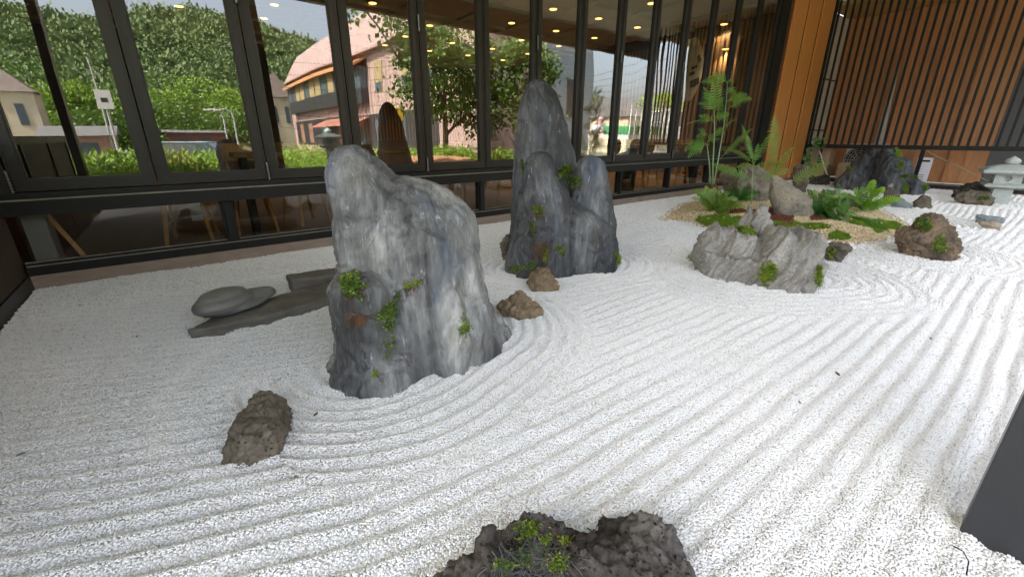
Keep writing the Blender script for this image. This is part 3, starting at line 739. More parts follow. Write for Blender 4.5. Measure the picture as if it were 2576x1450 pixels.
def karst_disp(v, n):
    p2 = v[:, :2] - kb; l_ = p2 @ kr; d_ = p2 @ kn; z_ = v[:, 2]
    wp = fbm(v * 2.6, 3, 77) * .05
    u = l_ * math.cos(R(27)) - z_ * math.sin(R(27)) + d_ * .35 + wp
    t1 = u * 7.5; t1 = np.abs(2 * (t1 - np.floor(t1)) - 1); t2 = u * 19 + fbm(v * 5, 2, 31) * .8; t2 = np.abs(2 * (t2 - np.floor(t2)) - 1)
    m1 = np.clip(.75 + .6 * vnoise(v * 3.3, 12), .2, 1.3)
    dz = z_ * 8 + fbm(v * 4, 2, 41) * 1.6; t3 = np.abs(2 * (dz - np.floor(dz)) - 1)
    return (.030 * (1 - 2 * t1 ** .75)) * m1 + .011 * (1 - 2 * t2 ** .8) - .010 * np.clip(1 - t3 * 3, 0, 1) * (vnoise(v * 5, 9) > .1) + fbm(v * 34, 3, 5) * .004
rock('karst_rock', kparts, .0090, karst_disp, M['karst'], 'low pale grey rock of jagged slanting ribs with a moss patch', key='karst', smooth=1, base=cb)

# porous brown rock right of it
Q4 = (3100, 500, 2.4167)
pr1 = stack(rows_reg(*Q4, [(992, 1000, 1450), (1010, 985, 1530), (1050, 955, 1565), (1100, 942, 1585), (1150, 955, 1585), (1200, 970, 1555), (1240, 1015, 1500)]), (6.12, .78), .55, pw=.85)
pr2 = stack(rows_reg(*Q4, [(832, 1310, 1365), (842, 1250, 1388), (856, 1168, 1408), (900, 1134, 1476), (950, 1112, 1525), (1050, 1110, 1545), (1150, 1150, 1550)]), (6.28, .84), lambda f, h: .24, pw=.8)
rock('porous_rock', [hull(pr1, 46, 3, .01), hull(pr2, 40, 9, .01)], .013, crags(.011, .016, 6, 5, .09, 10, 8), M['lava_mix'], 'porous brown and grey boulder with two moss patches on white gravel', key='porous', smooth=1)
# small rocks
def small(name, rows, Q, base, dep, mat, label, seed, vox=.009, amp=.02, fine=.01, k=7, pit=.04, cell=14, facet=6, key=None, skew=0, smooth=1, group=None, pw=.85, back=1.0, hn=0):
    st_ = stack(rows_reg(*Q, rows), base, dep, pw=pw, skew=skew, back=back)
    return rock(name, [hull(st_, hn, seed) if hn else st_], vox, crags(amp, fine, k, seed, pit, cell, facet), mat, label, key=key, smooth=smooth, group=group)
Q5 = (1900, 900, 3.625)
small('lava_rock', [(500, 725, 790), (520, 705, 900), (560, 690, 930), (620, 620, 960), (680, 605, 985), (740, 600, 1015), (800, 625, 1010), (840, 660, 980)], Q5, (2.26, 2.52), .85, M['lava_tan'], 'round brown pitted stone touching the foot of the three-peaked rock', 21)
small('lava_rock', [(832, 440, 480), (845, 415, 530), (880, 395, 540), (920, 310, 560), (980, 240, 620), (1030, 170, 690), (1060, 155, 790), (1110, 165, 808), (1150, 190, 800), (1180, 205, 700)], Q5, (1.74, 2.22), .62, M['lava_tan'], 'tan peaked stone with a long toe between the two standing rocks', 22)
small('lava_rock', [(75, 310, 335), (100, 280, 335), (150, 250, 335), (200, 215, 335), (230, 230, 335)], Q5, (2.42, 3.55), .9, M['lava'], 'small brown stone peeping out behind the foot of the three-peaked rock', 23)
Q6 = (700, 1450, 3.2217)
wg1 = stack(rows_reg(*Q6, [(280, 990, 1045), (305, 940, 1250), (345, 880, 1305), (390, 830, 1340), (450, 760, 1395), (520, 690, 1425), (600, 640, 1450), (700, 600, 1440), (800, 565, 1300), (900, 520, 1180)]), (.085, 1.98), lambda f, h: .18, pw=.85, back=.25)
wg2 = stack(rows_reg(*Q6, [(560, 690, 1100), (640, 620, 1260), (720, 590, 1330), (800, 562, 1290), (900, 520, 1170), (1000, 475, 1050), (1100, 450, 920), (1170, 470, 830), (1220, 540, 740)]), (-.01, 1.80), lambda f, h: .13, pw=.85, back=.8)
rock('lava_rock', [hull((list(wg1[0]) + list(wg2[0]), None), 110, 4)], .009, crags(.012, .009, 7, 24, .04, 14, 6), M['lava'], 'brown pitted wedge-shaped stone alone on the raked gravel', key='wedge', smooth=1)
# foreground black lava rock
Q7 = (1650, 1900, 2.24)
fl = stack(rows_reg(*Q7, [(268, 985, 1015), (282, 940, 1050), (315, 850, 1160), (372, 770, 1290), (420, 700, 1380), (470, 640, 1400), (540, 560, 1420), (620, 520, 1440)]), (.67, .74), lambda f, h: .22, pw=.9, back=.12)
fl0 = stack(rows_reg(*Q7, [(418, 560, 595), (446, 530, 620), (520, 470, 700), (600, 330, 760), (680, 220, 800), (760, 140, 820), (860, 90, 820)]), (.50, .70), lambda f, h: .2, pw=.9, back=.12)
fr = stack(rows_reg(*Q7, [(272, 1890, 1950), (286, 1875, 2080), (334, 1840, 2150), (402, 1740, 2200), (480, 1600, 2235), (580, 1450, 2245), (680, 1400, 2310), (760, 1400, 2400), (860, 1400, 2490)]), (.96, .51), lambda f, h: .2, pw=.85, back=.12)
fm = ellip((.70, .50, .0), (.28, .17, .12), -.6)
rock('black_lava_rock', [fl, fl0, fr, fm], .0075, crags(.009, .011, 8, 33, .05, 16, 9), M['lava_dark'], 'black craggy lava rock with two humps and a tangle of creeper', key='front', smooth=1)
# flat slabs and the waterworn stone
def zpt(p, z): return gnd(p[0], p[1], z)
Q8 = (700, 1000, 3.68)
def slab(name, tops, z, bots, mat, label, seed, key):
    t = [zpt(p, z) for p in reg(*Q8, tops)]; poly = [tuple(p[:2]) for p in t]
    mb = MB().prism(poly, -.05, z)
    return rock(name, [(mb.v, mb.f)], .010, lambda v, n: fbm(v * np.array([5, 5, 22]), 4, seed) * .007 + fbm(v * 40, 3, seed + 3) * .003, mat, label, cat='slab', smooth=1, key=key)
slab('stone_slab', [(120, 1060), (480, 860), (700, 790), (1500, 545), (1640, 505), (2300, 345), (2600, 500), (2160, 600), (1200, 860), (350, 1030)], .055, None, M['slab'], 'long dark slab tapering to a point under the smooth stone', 41, 'slab')
slab('stone_slab', [(1530, 270), (1800, 225), (2320, 140), (2700, 100), (2750, 190), (2300, 245), (1620, 355)], .11, None, M['slab'], 'thick dark block-like slab lying behind the tapering slab', 42, 'slab2')
c0 = zpt(reg(*Q8, [(700, 640)])[0], .13); 
e1 = ellip((c0[0] - .02, c0[1] - .02, .130), (.205, .135, .075), R(28)); e2 = ellip((c0[0] + .16, c0[1] + .06, .115), (.155, .085, .050), R(12)); e3 = ellip((c0[0] - .02, c0[1] - .01, .185), (.150, .104, .036), R(28))
e4 = ellip((c0[0] + .05, c0[1], .092), (.22, .13, .04), R(22))
rock('smooth_stone', [e1, e2, e3, e4], .0075, lambda v, n: np.sin(v[:, 2] * 190 + fbm(v * 4, 2, 6) * 3) * .0012 + fbm(v * 6, 3, 7) * .004, M['smooth_stone'], 'smooth waterworn stone of two rounded lobes resting on the tapering slab', cat='stone', smooth=2)
# stones of the planted island and the far end
Q9 = (2700, 500, 2.9)
zi = .07
def islebase(px): return gnd(px[0], px[1], zi)[:2]
ab = islebase((1985, 545))
small('angular_rock', [(532, 930, 970), (545, 910, 1000), (580, 890, 1060), (620, 880, 1110), (660, 876, 1220), (690, 874, 1290), (740, 872, 1345), (800, 873, 1382), (860, 882, 1388), (920, 910, 1390), (980, 950, 1392), (1020, 990, 1390)], Q9, ab, .6, M['granite'], 'pale tan angular boulder leaning on the planted mound', 51, .012, .010, .008, 4, .0, 10, 4.0, 'angular', 0, 0, hn=34)
small('pitted_rock', [(424, 640, 760), (440, 615, 800), (480, 575, 840), (540, 550, 865), (620, 535, 885), (720, 530, 890), (800, 540, 885), (850, 580, 880)], Q9, (8.35, 3.25), .6, M['granite'], 'brown pitted boulder half hidden by ferns behind the angular one', 52, .016, .04, .02, 3.5, .10, 6, 4, 'isleback', 0, 1)
small('pitted_rock', [(500, 350, 480), (540, 330, 560), (600, 330, 570), (660, 350, 570), (720, 360, 570), (760, 380, 560)], Q9, (8.6, 3.9), .7, M['lava'], 'grey-brown pitted boulder beside the tree fern stems', 53, .018, .035, .02, 3.5, .10, 6, 4, None, 0, 1)
Q4r = lambda rows: rows
small('pitted_rock', [(640, 520, 560), (670, 450, 590), (700, 390, 600), (760, 330, 610), (810, 310, 620), (850, 330, 600)], Q4, (9.0, 2.35), .6, M['lava'], 'dark brown stone between the two drooping ferns of the mound', 54, .018, .035, .02, 4, .1, 6, 4, None, 0, 1)
bk1 = stack(rows_reg(*Q4, [(192, 740, 800), (200, 715, 830), (230, 670, 850), (280, 600, 830), (340, 545, 800), (400, 500, 780), (460, 440, 780), (520, 380, 790), (570, 350, 800), (600, 400, 800)]), (13.1, 3.0), lambda f, h: .45, pw=.9, nlev=40)
bk2 = stack(rows_reg(*Q4, [(188, 870, 915), (196, 848, 950), (230, 838, 965), (270, 820, 1010), (290, 800, 1085), (340, 770, 1128), (420, 740, 1145), (500, 720, 1140), (580, 730, 1110), (620, 760, 1080)]), (12.9, 2.35), lambda f, h: .45, pw=.85, nlev=40)
bk3 = stack(rows_reg(*Q4, [(490, 1120, 1180), (510, 1060, 1230), (540, 1050, 1270), (575, 1040, 1285), (600, 1060, 1240)]), (12.9, 2.0), lambda f, h: .3, pw=.9, nlev=20)
rock('slate_rock', [bk1, bk2, bk3], .025, grooves(.05, .016, .3, 2.6, 61), M['rock_back'], 'wide blue-black rock with folded humps before the bar screen', key='back', smooth=3)
small('lava_rock', [(643, 1210, 1260), (655, 1185, 1290), (690, 1145, 1303), (720, 1125, 1306), (745, 1130, 1300)], Q4, (10.55, 1.55), .8, M['lava'], 'dark brown pitted stone alone beside the mound edge', 62, .016, .03, .015, 5, .08, 8, 5)
small('blue_stone', [(658, 940, 1010), (680, 920, 1060), (710, 915, 1110), (735, 930, 1120)], Q4, (10.25, 1.78), .7, M['bluestone'], 'low grey-blue stone at the mound edge below the stacked pebbles', 63, .016, .03, .01, 4, 0, 8, 5)
small('lava_rock', [(588, 860, 960), (600, 845, 990), (640, 832, 1000), (675, 835, 990)], Q4, (10.6, 2.1), .8, M['lava'], 'brown pitted stone carrying a small tan stone on top', 64, .016, .03, .015, 5, .08, 8, 5)
Hs = gnd(*reg(*Q4, [(915, 640)])[0])
def tower_stone(rows, base, dep, mat, label, seed, zlo, nm='flat_stone'):
    return rock(nm, [stack(rows_reg(*Q4, rows), base, dep, pw=.8, zmin=zlo)], .012, crags(.012, .006, 6, seed, 0, 8, 5), mat, label, cat='stone', smooth=1)
tower_stone([(521, 915, 935), (540, 895, 950), (560, 865, 968), (586, 862, 970)], (10.6, 2.1), .8, M['sandstone'], 'small tan pointed stone balanced on a brown one', 65, .30)
tower_stone([(560, 0, 60), (590, -20, 90)], (9.6, 3.0), .8, M['lava'], 'small stone among mound ferns', 66, -.02) if False else None
small('flat_rock', [(526, 1640, 1750), (545, 1560, 1810), (580, 1510, 1830), (610, 1492, 1830), (640, 1500, 1820)], Q4, (12.9, 1.25), .55, M['lava_dark'], 'dark layered stone lying behind the brown one near the lantern', 67, .018, .04, .02, 4, .06, 8, 5)
small('flat_rock', [(610, 1690, 1780), (625, 1610, 1830), (650, 1540, 1890), (690, 1525, 1900), (720, 1600, 1900), (742, 1680, 1890)], Q4, (11.75, 1.02), .55, M['lava'], 'brown layered stone with a mossy top at the foot of the lantern', 68, .016, .035, .018, 4, .06, 8, 5, 'flatbrown')
small('flat_rock', [(450, 230, 300), (470, 170, 330), (500, 145, 335), (522, 160, 330)], Q4, (13.6, 4.0), .8, M['lava_dark'], 'dark stone in the corner before the cardboard boxes', 69, .02, .04, .02, 4, .06, 8, 5)
small('blue_stone', [(812, 1740, 1780), (825, 1720, 1870), (850, 1705, 1980), (875, 1690, 1985), (888, 1700, 1970)], Q4, (9.35, .62), .45, M['bluestone'], 'flat blue-grey stone lying on the raked gravel', 70, .011, .02, .008, 6, 0, 8, 6)
small('flat_stone', [(885, 1790, 1860), (900, 1730, 1930), (925, 1725, 1960), (945, 1770, 1950)], Q4, (8.8, .57), .5, M['sandstone'], 'flat tan and grey stone just before the blue-grey one', 71, .011, .02, .008, 6, 0, 8, 6)
small('lava_rock', [(1080, 280, 420), (1095, 270, 490), (1130, 265, 530), (1160, 265, 535), (1185, 270, 495), (1225, 275, 490), (1255, 280, 470)], Q4, (5.15, 1.32), .7, M['lava'], 'brown pitted stone with a green tuft touching the karst rock', 72, .011, .025, .012, 6, .06, 10, 6, 'kside')
Q10 = (2900, 0, 1.8125)
small('pitted_rock', [(1172, 390, 430), (1200, 370, 470), (1250, 360, 480), (1300, 370, 470)], Q10, (10.2, 3.6), .8, M['lava'], 'grey pitted stone half hidden under the pale fern frond', 73, .018, .035, .018, 4, .06, 8, 5)

# ------------------------------------------------------------------ stone lantern
def lantern(loc, label, s=1.0, full=True, rz=0.):
    t = thing('stone_lantern', label, 'lantern', loc, None, rz)
    m4 = lambda pr, c=(0, 0, 0): MB().lathe(pr, 4, c)
    k = math.sqrt(2)
    m4([(.13 * k * s, -.02), (.13 * k * s, .29 * s)]).obj('post', M['lantern'], t)
    m4([(.20 * k * s, .2905 * s), (.285 * k * s, .325 * s), (.29 * k * s, .36 * s), (.24 * k * s, .385 * s)]).obj('platform', M['lantern'], t)
    # light box: four corner walls round a bored opening
    bxm = MB(); hh = .18 * s; z0 = .3855 * s; z1 = .57 * s; nseg = 24; zc = (z0 + z1) / 2; rr = .05 * s
    sq = []
    for i in range(nseg):
        g = 2 * math.pi * i / nseg + math.pi / 4; cx, cz = math.cos(g), math.sin(g); q = max(abs(cx), abs(cz)); sq.append((cx / q * hh, zc + cz / q * (z1 - z0) / 2, cx * rr, zc + cz * rr))
    for ax in range(4):
        rot = Matrix.Rotation(ax * math.pi / 2, 3, 'Z')
        v = []; f = []
        for a, b, c, d_ in sq:
            for p in ((a, -hh, b), (c, -hh, d_), (c * .95, -hh + .09 * s, d_)): v.append(rot @ Vector(p))
        for i in range(nseg):
            j = (i + 1) % nseg
            f += [(3 * i, 3 * j, 3 * j + 1, 3 * i + 1), (3 * i + 1, 3 * j + 1, 3 * j + 2, 3 * i + 2)]
        f.append(tuple(3 * i + 2 for i in range(nseg))); bxm.add(v, f)
    bxm.obj('light_box', M['lantern'], t)
    m4([(.36 * k * s, .5705 * s), (.385 * k * s, .60 * s), (.375 * k * s, .625 * s), (.29 * k * s, .67 * s), (.18 * k * s, .71 * s), (.10 * k * s, .73 * s)]).obj('roof', M['lantern'], t)
    MB().lathe([(.075 * s, .731 * s), (.10 * s, .75 * s), (.112 * s, .785 * s), (.09 * s, .825 * s), (.04 * s, .855 * s), (.008 * s, .88 * s)], 18).obj('finial', M['lantern'], t, True)
    return t
lb = gnd(2506, 511)
lantern((lb[0] + .1, lb[1], -.01), 'pale granite garden lantern with a pointed finial at the garden end', .98, True, R(12))

# ------------------------------------------------------------------ planted island: soil, tan gravel, moss, bark
ix0, ix1 = min(p[0] for p in ISLE) - .05, max(p[0] for p in ISLE) + .05
iy0, iy1 = min(p[1] for p in ISLE) - .05, max(p[1] for p in ISLE) + .05
nx, ny = 190, 130
IX, IY = np.meshgrid(np.linspace(ix0, ix1, nx), np.linspace(iy0, iy1, ny)); IZ = isle_z(IX, IY)
IZ = np.where(in_poly(IX, IY, ISLE) | (edge_dist(IX, IY, ISLE) < .08), IZ, -.06)
idx = np.arange(nx * ny).reshape(ny, nx); f_ = np.stack([idx[:-1, :-1], idx[:-1, 1:], idx[1:, 1:], idx[1:, :-1]], -1).reshape(-1, 4)
tag(link('planting_mound', mesh_np('planting_mound', np.stack([IX, IY, IZ - .012], -1).reshape(-1, 3), f_, pm('mound_soil', (.24, .17, .10), (.14, .09, .055), 14, rough=.95, bmp=.8, bscale=50, bdist=.01), True)), kind='structure')
Z4 = lambda pts: reg(3100, 500, 2.4167, pts)
MOSS_Z = [[(1758, 545), (1800, 540), (1862, 545), (1885, 560), (1850, 572), (1785, 573), (1748, 557)], [(1930, 560), (2000, 560), (2040, 575), (1985, 592), (1945, 588), (1925, 572)],
          Z4([(0, 925), (120, 905), (340, 915), (350, 950), (150, 962), (0, 962)]), Z4([(340, 1000), (400, 965), (520, 1000), (545, 1045), (480, 1062), (330, 1050)]),
          Z4([(480, 860), (640, 860), (740, 880), (820, 866), (1095, 920), (1040, 990), (900, 955), (860, 975), (790, 1004), (740, 950), (520, 905)])]
BARK_Z = [[(1880, 530), (1950, 522), (1995, 545), (1990, 570), (1965, 585), (1930, 582), (1905, 560)], Z4([(150, 825), (360, 835), (400, 862), (170, 880)]), [(1790, 520), (1850, 515), (1880, 535), (1810, 542)]]
def px_of(x, y, z):
    fw0 = x * math.cos(YAW) + y * math.sin(YAW); r = x * math.sin(YAW) - y * math.cos(YAW); zz = z - H
    f = fw0 * CT - zz * ST; u = fw0 * ST + zz * CT
    return 1287.5 + F * r / f, 725 - F * u / f
def zone(x, y, z, zones):
    a, b = px_of(x, y, z); k = np.zeros(x.shape, bool)
    for q in zones: k |= in_poly(a, b, q)
    return k
sp = .019
a, b = np.meshgrid(np.arange(ix0, ix1, sp), np.arange(iy0, iy1, sp)); a = a.ravel() + rng.uniform(-.5, .5, a.size) * sp; b = b.ravel() + rng.uniform(-.5, .5, b.size) * sp
spill = (rng.uniform(0, 1, a.size) < .18) & (edge_dist(a, b, ISLE) < .10)
k = in_poly(a, b, ISLE) | spill; a, b = a[k], b[k]; z = np.maximum(isle_z(a, b), -.002)
ms = zone(a, b, z, MOSS_Z); bk = zone(a, b, z, BARK_Z)
t_ = ~(ms & (rng.uniform(0, 1, a.size) > .012)) & ~(bk & (rng.uniform(0, 1, a.size) > .05)); n = t_.sum()
s_ = .0115 * rng.uniform(.6, 1.35, n)
o = scatter('tan_gravel', np.stack([a[t_], b[t_], z[t_] + .004 + ms[t_] * .02], 1), rng.uniform(-1, 6, (n, 3)), np.stack([s_ * rng.uniform(.9, 1.3, n), s_, s_ * rng.uniform(.6, .9, n)], 1), M['tan_pebble'], 1)
tag(o, 'tan gravel chips spread over the planted mound', 'gravel')
kb = bk; n = kb.sum()
o = scatter('bark_mulch', np.stack([a[kb], b[kb], z[kb] + .008], 1), rng.uniform(-1.2, 1.2, (n, 3)) * np.array([.5, .5, 3]), np.stack([rng.uniform(.012, .032, n), rng.uniform(.007, .015, n), rng.uniform(.003, .006, n)], 1), M['bark'], 1, 'box')
tag(o, 'reddish bark chips under the mound boulders', 'mulch')
# moss: a cushion with fine upright blades
cm = zone(a, b, z, MOSS_Z); am, bm_ = a[cm], b[cm]
rep = 9; am = np.repeat(am, rep) + rng.uniform(-1, 1, am.size * rep) * sp * .7; bm_ = np.repeat(bm_, rep) + rng.uniform(-1, 1, bm_.size * rep) * sp * .7
zc = isle_z(am, bm_) + .014 * fbm(np.stack([am, bm_, 0 * am], 1) * 9, 2, 3)
n = am.size; ang = rng.uniform(0, 6.28, n); hgt = rng.uniform(.016, .036, n); wd = rng.uniform(.005, .010, n)
base = np.stack([am, bm_, zc - .004], 1); dx = np.stack([np.cos(ang) * wd, np.sin(ang) * wd, 0 * wd], 1)
tip = base + np.stack([rng.normal(0, .010, n), rng.normal(0, .010, n), hgt], 1)
v = np.stack([base - dx, base + dx, tip], 1).reshape(-1, 3); f_ = np.arange(3 * n).reshape(-1, 3)
tag(link('moss', mesh_np('moss', v, f_, M['moss'])), 'bright green moss cushions edging the planted mound', 'moss', kind='stuff')

# ------------------------------------------------------------------ ferns
def leaflet(vs, fs, p, d, nrm, L, W, droop=.15, segs=3):
    """narrow pointed leaflet from p along d"""
    n0 = len(vs); side = d.cross(nrm).normalized()
    prof = (.55, 1.0, .8, .35)[:segs]
    for i in range(segs):
        t = i / segs; c = p + d * L * t - Vector((0, 0, 1)) * droop * L * t * t
        ww = W * prof[i] * .5
        vs += [c - side * ww, c + side * ww]
    vs.append(p + d * L - Vector((0, 0, 1)) * droop * L)
    for i in range(segs - 1): fs.append((n0 + 2 * i, n0 + 2 * i + 1, n0 + 2 * i + 3, n0 + 2 * i + 2))
    fs.append((n0 + 2 * segs - 2, n0 + 2 * segs - 1, n0 + 2 * segs))
def frond(parent, base, tip, lift, W, n, kind, mat, name='frond', side=None, bare=.12):
    base, tip = Vector(base), Vector(tip); o0 = Vector(parent.location)
    ctrl = base.lerp(tip, .55) + Vector((0, 0, lift)); vs = []; fs = []
    L = (tip - base).length
    pt = lambda t: base * (1 - t) ** 2 + ctrl * 2 * t * (1 - t) + tip * t * t
    view = Vector((math.cos(YAW), math.sin(YAW), -.3)).normalized()
    pts = [pt(i / 14) for i in range(15)]
    jit = Vector((rnd.gauss(0, .22), rnd.gauss(0, .22), rnd.gauss(0, .22)))
    mb = MB(); mb.tube(pts, [max(.0012, .0042 * (1 - i / 15)) * (1.3 if L > .5 else 1) for i in range(15)], 4)
    for i in range(n):
        t = bare + (1 - bare) * (i + .5) / n; p = pt(t); tg = (pt(min(1, t + .02)) - pt(max(0, t - .02))).normalized()
        up = Vector((0, 0, 1)); sd = tg.cross((up * .45 - view * .75 + jit).normalized())
        sd.normalize()
        if side is not None: sd = (sd * (1 - side[0]) + Vector(side[1]) * side[0]).normalized(); sd = (sd - tg * sd.dot(tg)).normalized()
        nr = sd.cross(tg).normalized()
        q = (t - bare) / (1 - bare)
        if kind == 'sword': wl = W * (min(1, q * 5 + .35)) * (1 - q ** 3) + .004
        elif kind == 'bi': wl = W * (1 - q) ** .75 * min(1, q * 6 + .55) + .006
        else: wl = W * math.sin(math.pi * min(1, q * .8 + .22)) ** .8 + .006
        for s in (-1, 1):
            d = (sd * s * .93 + tg * (.25 if kind == 'sword' else .5) + nr * rnd.uniform(-.12, .2)).normalized()
            wl_ = wl * rnd.uniform(.88, 1.1)
            if kind == 'sword': leaflet(vs, fs, p, d, nr, wl_, L * .9 / n * .68, .12 + .2 * rnd.random(), 3)
            elif kind == 'pin': leaflet(vs, fs, p, d, nr, wl_, max(.010, L * (1 - bare) / n * .5), .25, 4)
            else:
                leaflet(vs, fs, p, d, nr, wl_, L * (1 - bare) / n * .5, .16, 4)
    mb.add(vs, fs)
    o = mb.obj(name, mat, parent); o.data.transform(Matrix.Translation(-o0)); return o
def plane_pt(px, base, off=0.):
    base = np.array(base[:2], float); nrm = base / np.hypot(*base); d = ray(*px)
    t = (base.dot(nrm) + off) / d[:2].dot(nrm); return Vector(d * t + np.array([0, 0, H]))
def fern(name, base, label, group=None): return thing(name, label, 'fern', base, group)
Q11 = (2600, 0, 2.0143)
tfb = (7.2, 3.75, .08)
tf = fern('tree_fern', tfb, 'tall tree fern with bare green stems and feathery crown by the windows')
T = lambda x, y, off=0.: plane_pt(reg(*Q11, [(x, y)])[0], tfb, off)
mb = MB().lathe([(.10, -.08), (.115, .05), (.10, .2), (.085, .3), (.05, .36)], 14)
mb.obj('stump', M['stump'], tf)
stm = [[(370, 1450), (372, 1300), (385, 1050), (383, 880)], [(352, 1450), (345, 1290), (325, 1130)], [(380, 1450), (412, 1270), (460, 980), (480, 760), (487, 640)]]
for i, st in enumerate(stm):
    o = MB().tube([T(x, y, (i - 1) * .05 * j) for j, (x, y) in enumerate(st)], [.013, .011, .008, .006, .005][:len(st)], 7).obj('stem', M['stem'], tf, True); o.data.transform(Matrix.Translation(-Vector(tfb)))
TF = [((383, 900), (298, 688), .10, 26), ((383, 960), (158, 983), .10, 24), ((325, 1130), (148, 1188), .13, 24), ((325, 1140), (208, 1168), .02, 16), ((325, 1120), (405, 1040), .05, 16), ((383, 890), (455, 770), .05, 20),
      ((383, 930), (500, 900), .05, 18), ((487, 860), (662, 768), .07, 22), ((480, 800), (640, 745), .06, 20), ((487, 660), (372, 580), .06, 18), ((487, 650), (282, 650), .10, 20), ((487, 640), (530, 655), .07, 14), ((487, 690), (545, 740), .05, 14),
      ((460, 1000), (555, 945), .05, 18), ((460, 1010), (392, 1040), .03, 14), ((383, 870), (260, 810), .05, 20), ((383, 860), (410, 640), .02, 18), ((383, 950), (262, 910), .03, 16), ((325, 1060), (260, 1020), .02, 12)]
TF = TF + [(a_, (b_2[0] + rnd.uniform(-45, 45), b_2[1] + rnd.uniform(-10, 60)), l_, n_p - 2) for a_, b_2, l_, n_p in TF[::2]]
for i, (a_, b_2, lf_, n_p) in enumerate(TF):
    frond(tf, T(*a_), T(*b_2, rnd.uniform(-.22, .1)), lf_, .19 if n_p > 17 else .13, int(n_p * .55), 'bi', M['fern'])
sfb = (7.75, 3.1, .08)
sf = fern('brake_fern', sfb, 'spreading fern of long arched fronds before the orange timber pier')
T2 = lambda x, y, off=0.: plane_pt(reg(*Q11, [(x, y)])[0], sfb, off)
o = MB().tube([T2(672, 1800), T2(680, 1500), T2(690, 1290)], [.008, .007, .006], 6).obj('stem', M['stem'], sf, True); o.data.transform(Matrix.Translation(-Vector(sfb)))
SFR = [((430, 1250), (682, 1010), .06, .13, 24, 'pin'), ((850, 1330), (855, 893), .0, .19, 15, 'pin'), ((760, 1440), (1027, 1140), .02, .16, 20, 'pin'), ((960, 1450), (1288, 1275), .05, .15, 17, 'pin'), ((680, 1420), (358, 1285), .05, .14, 18, 'pin'),
       ((690, 1290), (598, 975), .03, .07, 16, 'pin'), ((690, 1290), (640, 1060), .06, .05, 12, 'pin'), ((690, 1290), (500, 1180), .10, .07, 16, 'pin'), ((690, 1300), (830, 1050), .06, .08, 16, 'pin'), ((690, 1300), (560, 1320), .06, .08, 14, 'pin'),
       ((690, 1320), (900, 1290), .06, .10, 16, 'pin'), ((720, 1420), (980, 1330), .05, .10, 16, 'pin'), ((690, 1290), (730, 1130), .05, .05, 12, 'pin')]
for a_, b_2, lf_, W_, n_p, kd in SFR:
    frond(sf, T2(*a_), T2(*b_2, rnd.uniform(-.3, .15)), lf_, W_, n_p, kd, M['fern'] if rnd.random() < .6 else M['fern_ol'])
def sword(name, basepx, tips, label, mats, Qr, W=.055, n=30, zb=.06, offr=(-.5, .15), lift=(.10, .22)):
    b0 = gnd(*reg(*Qr, [basepx])[0], zb); t = fern(name, tuple(b0), label, None)
    tips = list(tips) + [(tp[0] + rnd.uniform(-70, 70), tp[1] + rnd.uniform(-30, 50)) for tp in tips[::2]]
    for i, tp in enumerate(tips):
        off = tp[2] if len(tp) > 2 else rnd.uniform(*offr)
        e = plane_pt(reg(*Qr, [tp[:2]])[0], b0, off)
        if e.z < .02: e.z = .02 + rnd.uniform(0, .02)
        frond(t, b0 + np.array([rnd.uniform(-.03, .03), rnd.uniform(-.03, .03), 0]), e, rnd.uniform(*lift), W * rnd.uniform(.85, 1.15), n, 'sword', mats[i % len(mats)], bare=.08)
    return t
sword('sword_fern', (240, 960), [(5, 705), (0, 800), (60, 740), (160, 655), (215, 690), (262, 672), (330, 690), (390, 760), (618, 910, -.1), (440, 1075, -.5), (530, 800), (600, 850), (120, 870, -.3), (330, 860), (500, 750)], 'olive green sword fern at the foot of the tree fern', [M['fern_ol'], M['fern'], M['fern_ol']], Q9, .085, 17)
sword('sword_fern', (1440, 1010), [(1125, 1100, -.45), (1310, 690), (1385, 690), (1440, 740), (1500, 690), (1600, 720), (1640, 1130, -.5), (1735, 1185, -.5), (1735, 790), (1700, 900), (1580, 1000), (1510, 800), (1350, 860), (1250, 900), (1600, 850), (1480, 1145, -.5)], 'deep green sword fern beside the angular tan boulder', [M['fern_dk'], M['fern_dk'], M['fern']], Q9, .075, 20)
sword('sword_fern', (650, 790), [(722, 500), (690, 560), (450, 625), (500, 650), (560, 590), (640, 560), (830, 580), (800, 640), (880, 740), (960, 690), (1010, 680), (580, 700), (760, 600)], 'bright yellow-green fern on the mound before the folded slate rock', [M['fern_lt'], M['fern_lt'], M['fern']], Q4, .10, 17)
sword('sword_fern', (420, 860), [(910, 1012, -.5), (600, 830), (560, 740), (400, 640), (430, 535), (330, 640), (500, 960, -.5), (700, 800), (520, 700), (300, 700)], 'dark fern with one long frond trailing towards the porous rock', [M['fern_dk'], M['fern']], Q4, .075, 24)
sword('sword_fern', (560, 850), [(400, 720), (470, 650), (560, 640), (650, 660), (740, 740), (600, 760), (760, 800), (430, 800), (690, 840), (520, 780), (640, 900, -.3)], 'mid green fern filling the gap between the tree fern and the boulders', [M['fern'], M['fern_dk']], Q9, .08, 18)
sword('sword_fern', (330, 850), [(120, 760), (180, 640), (260, 600), (330, 590), (60, 880, -.3), (410, 900, -.4), (450, 1000, -.5), (250, 700), (390, 680)], 'drooping dark fern at the right foot of the angular boulder', [M['fern_dk'], M['fern_dk'], M['fern']], Q4, .08, 22)
sword('small_fern', (380, 640), [(440, 540), (410, 600), (340, 620), (420, 640)], 'small pale fern sprig behind the mound ferns', [M['fern']], Q4, .05, 14)

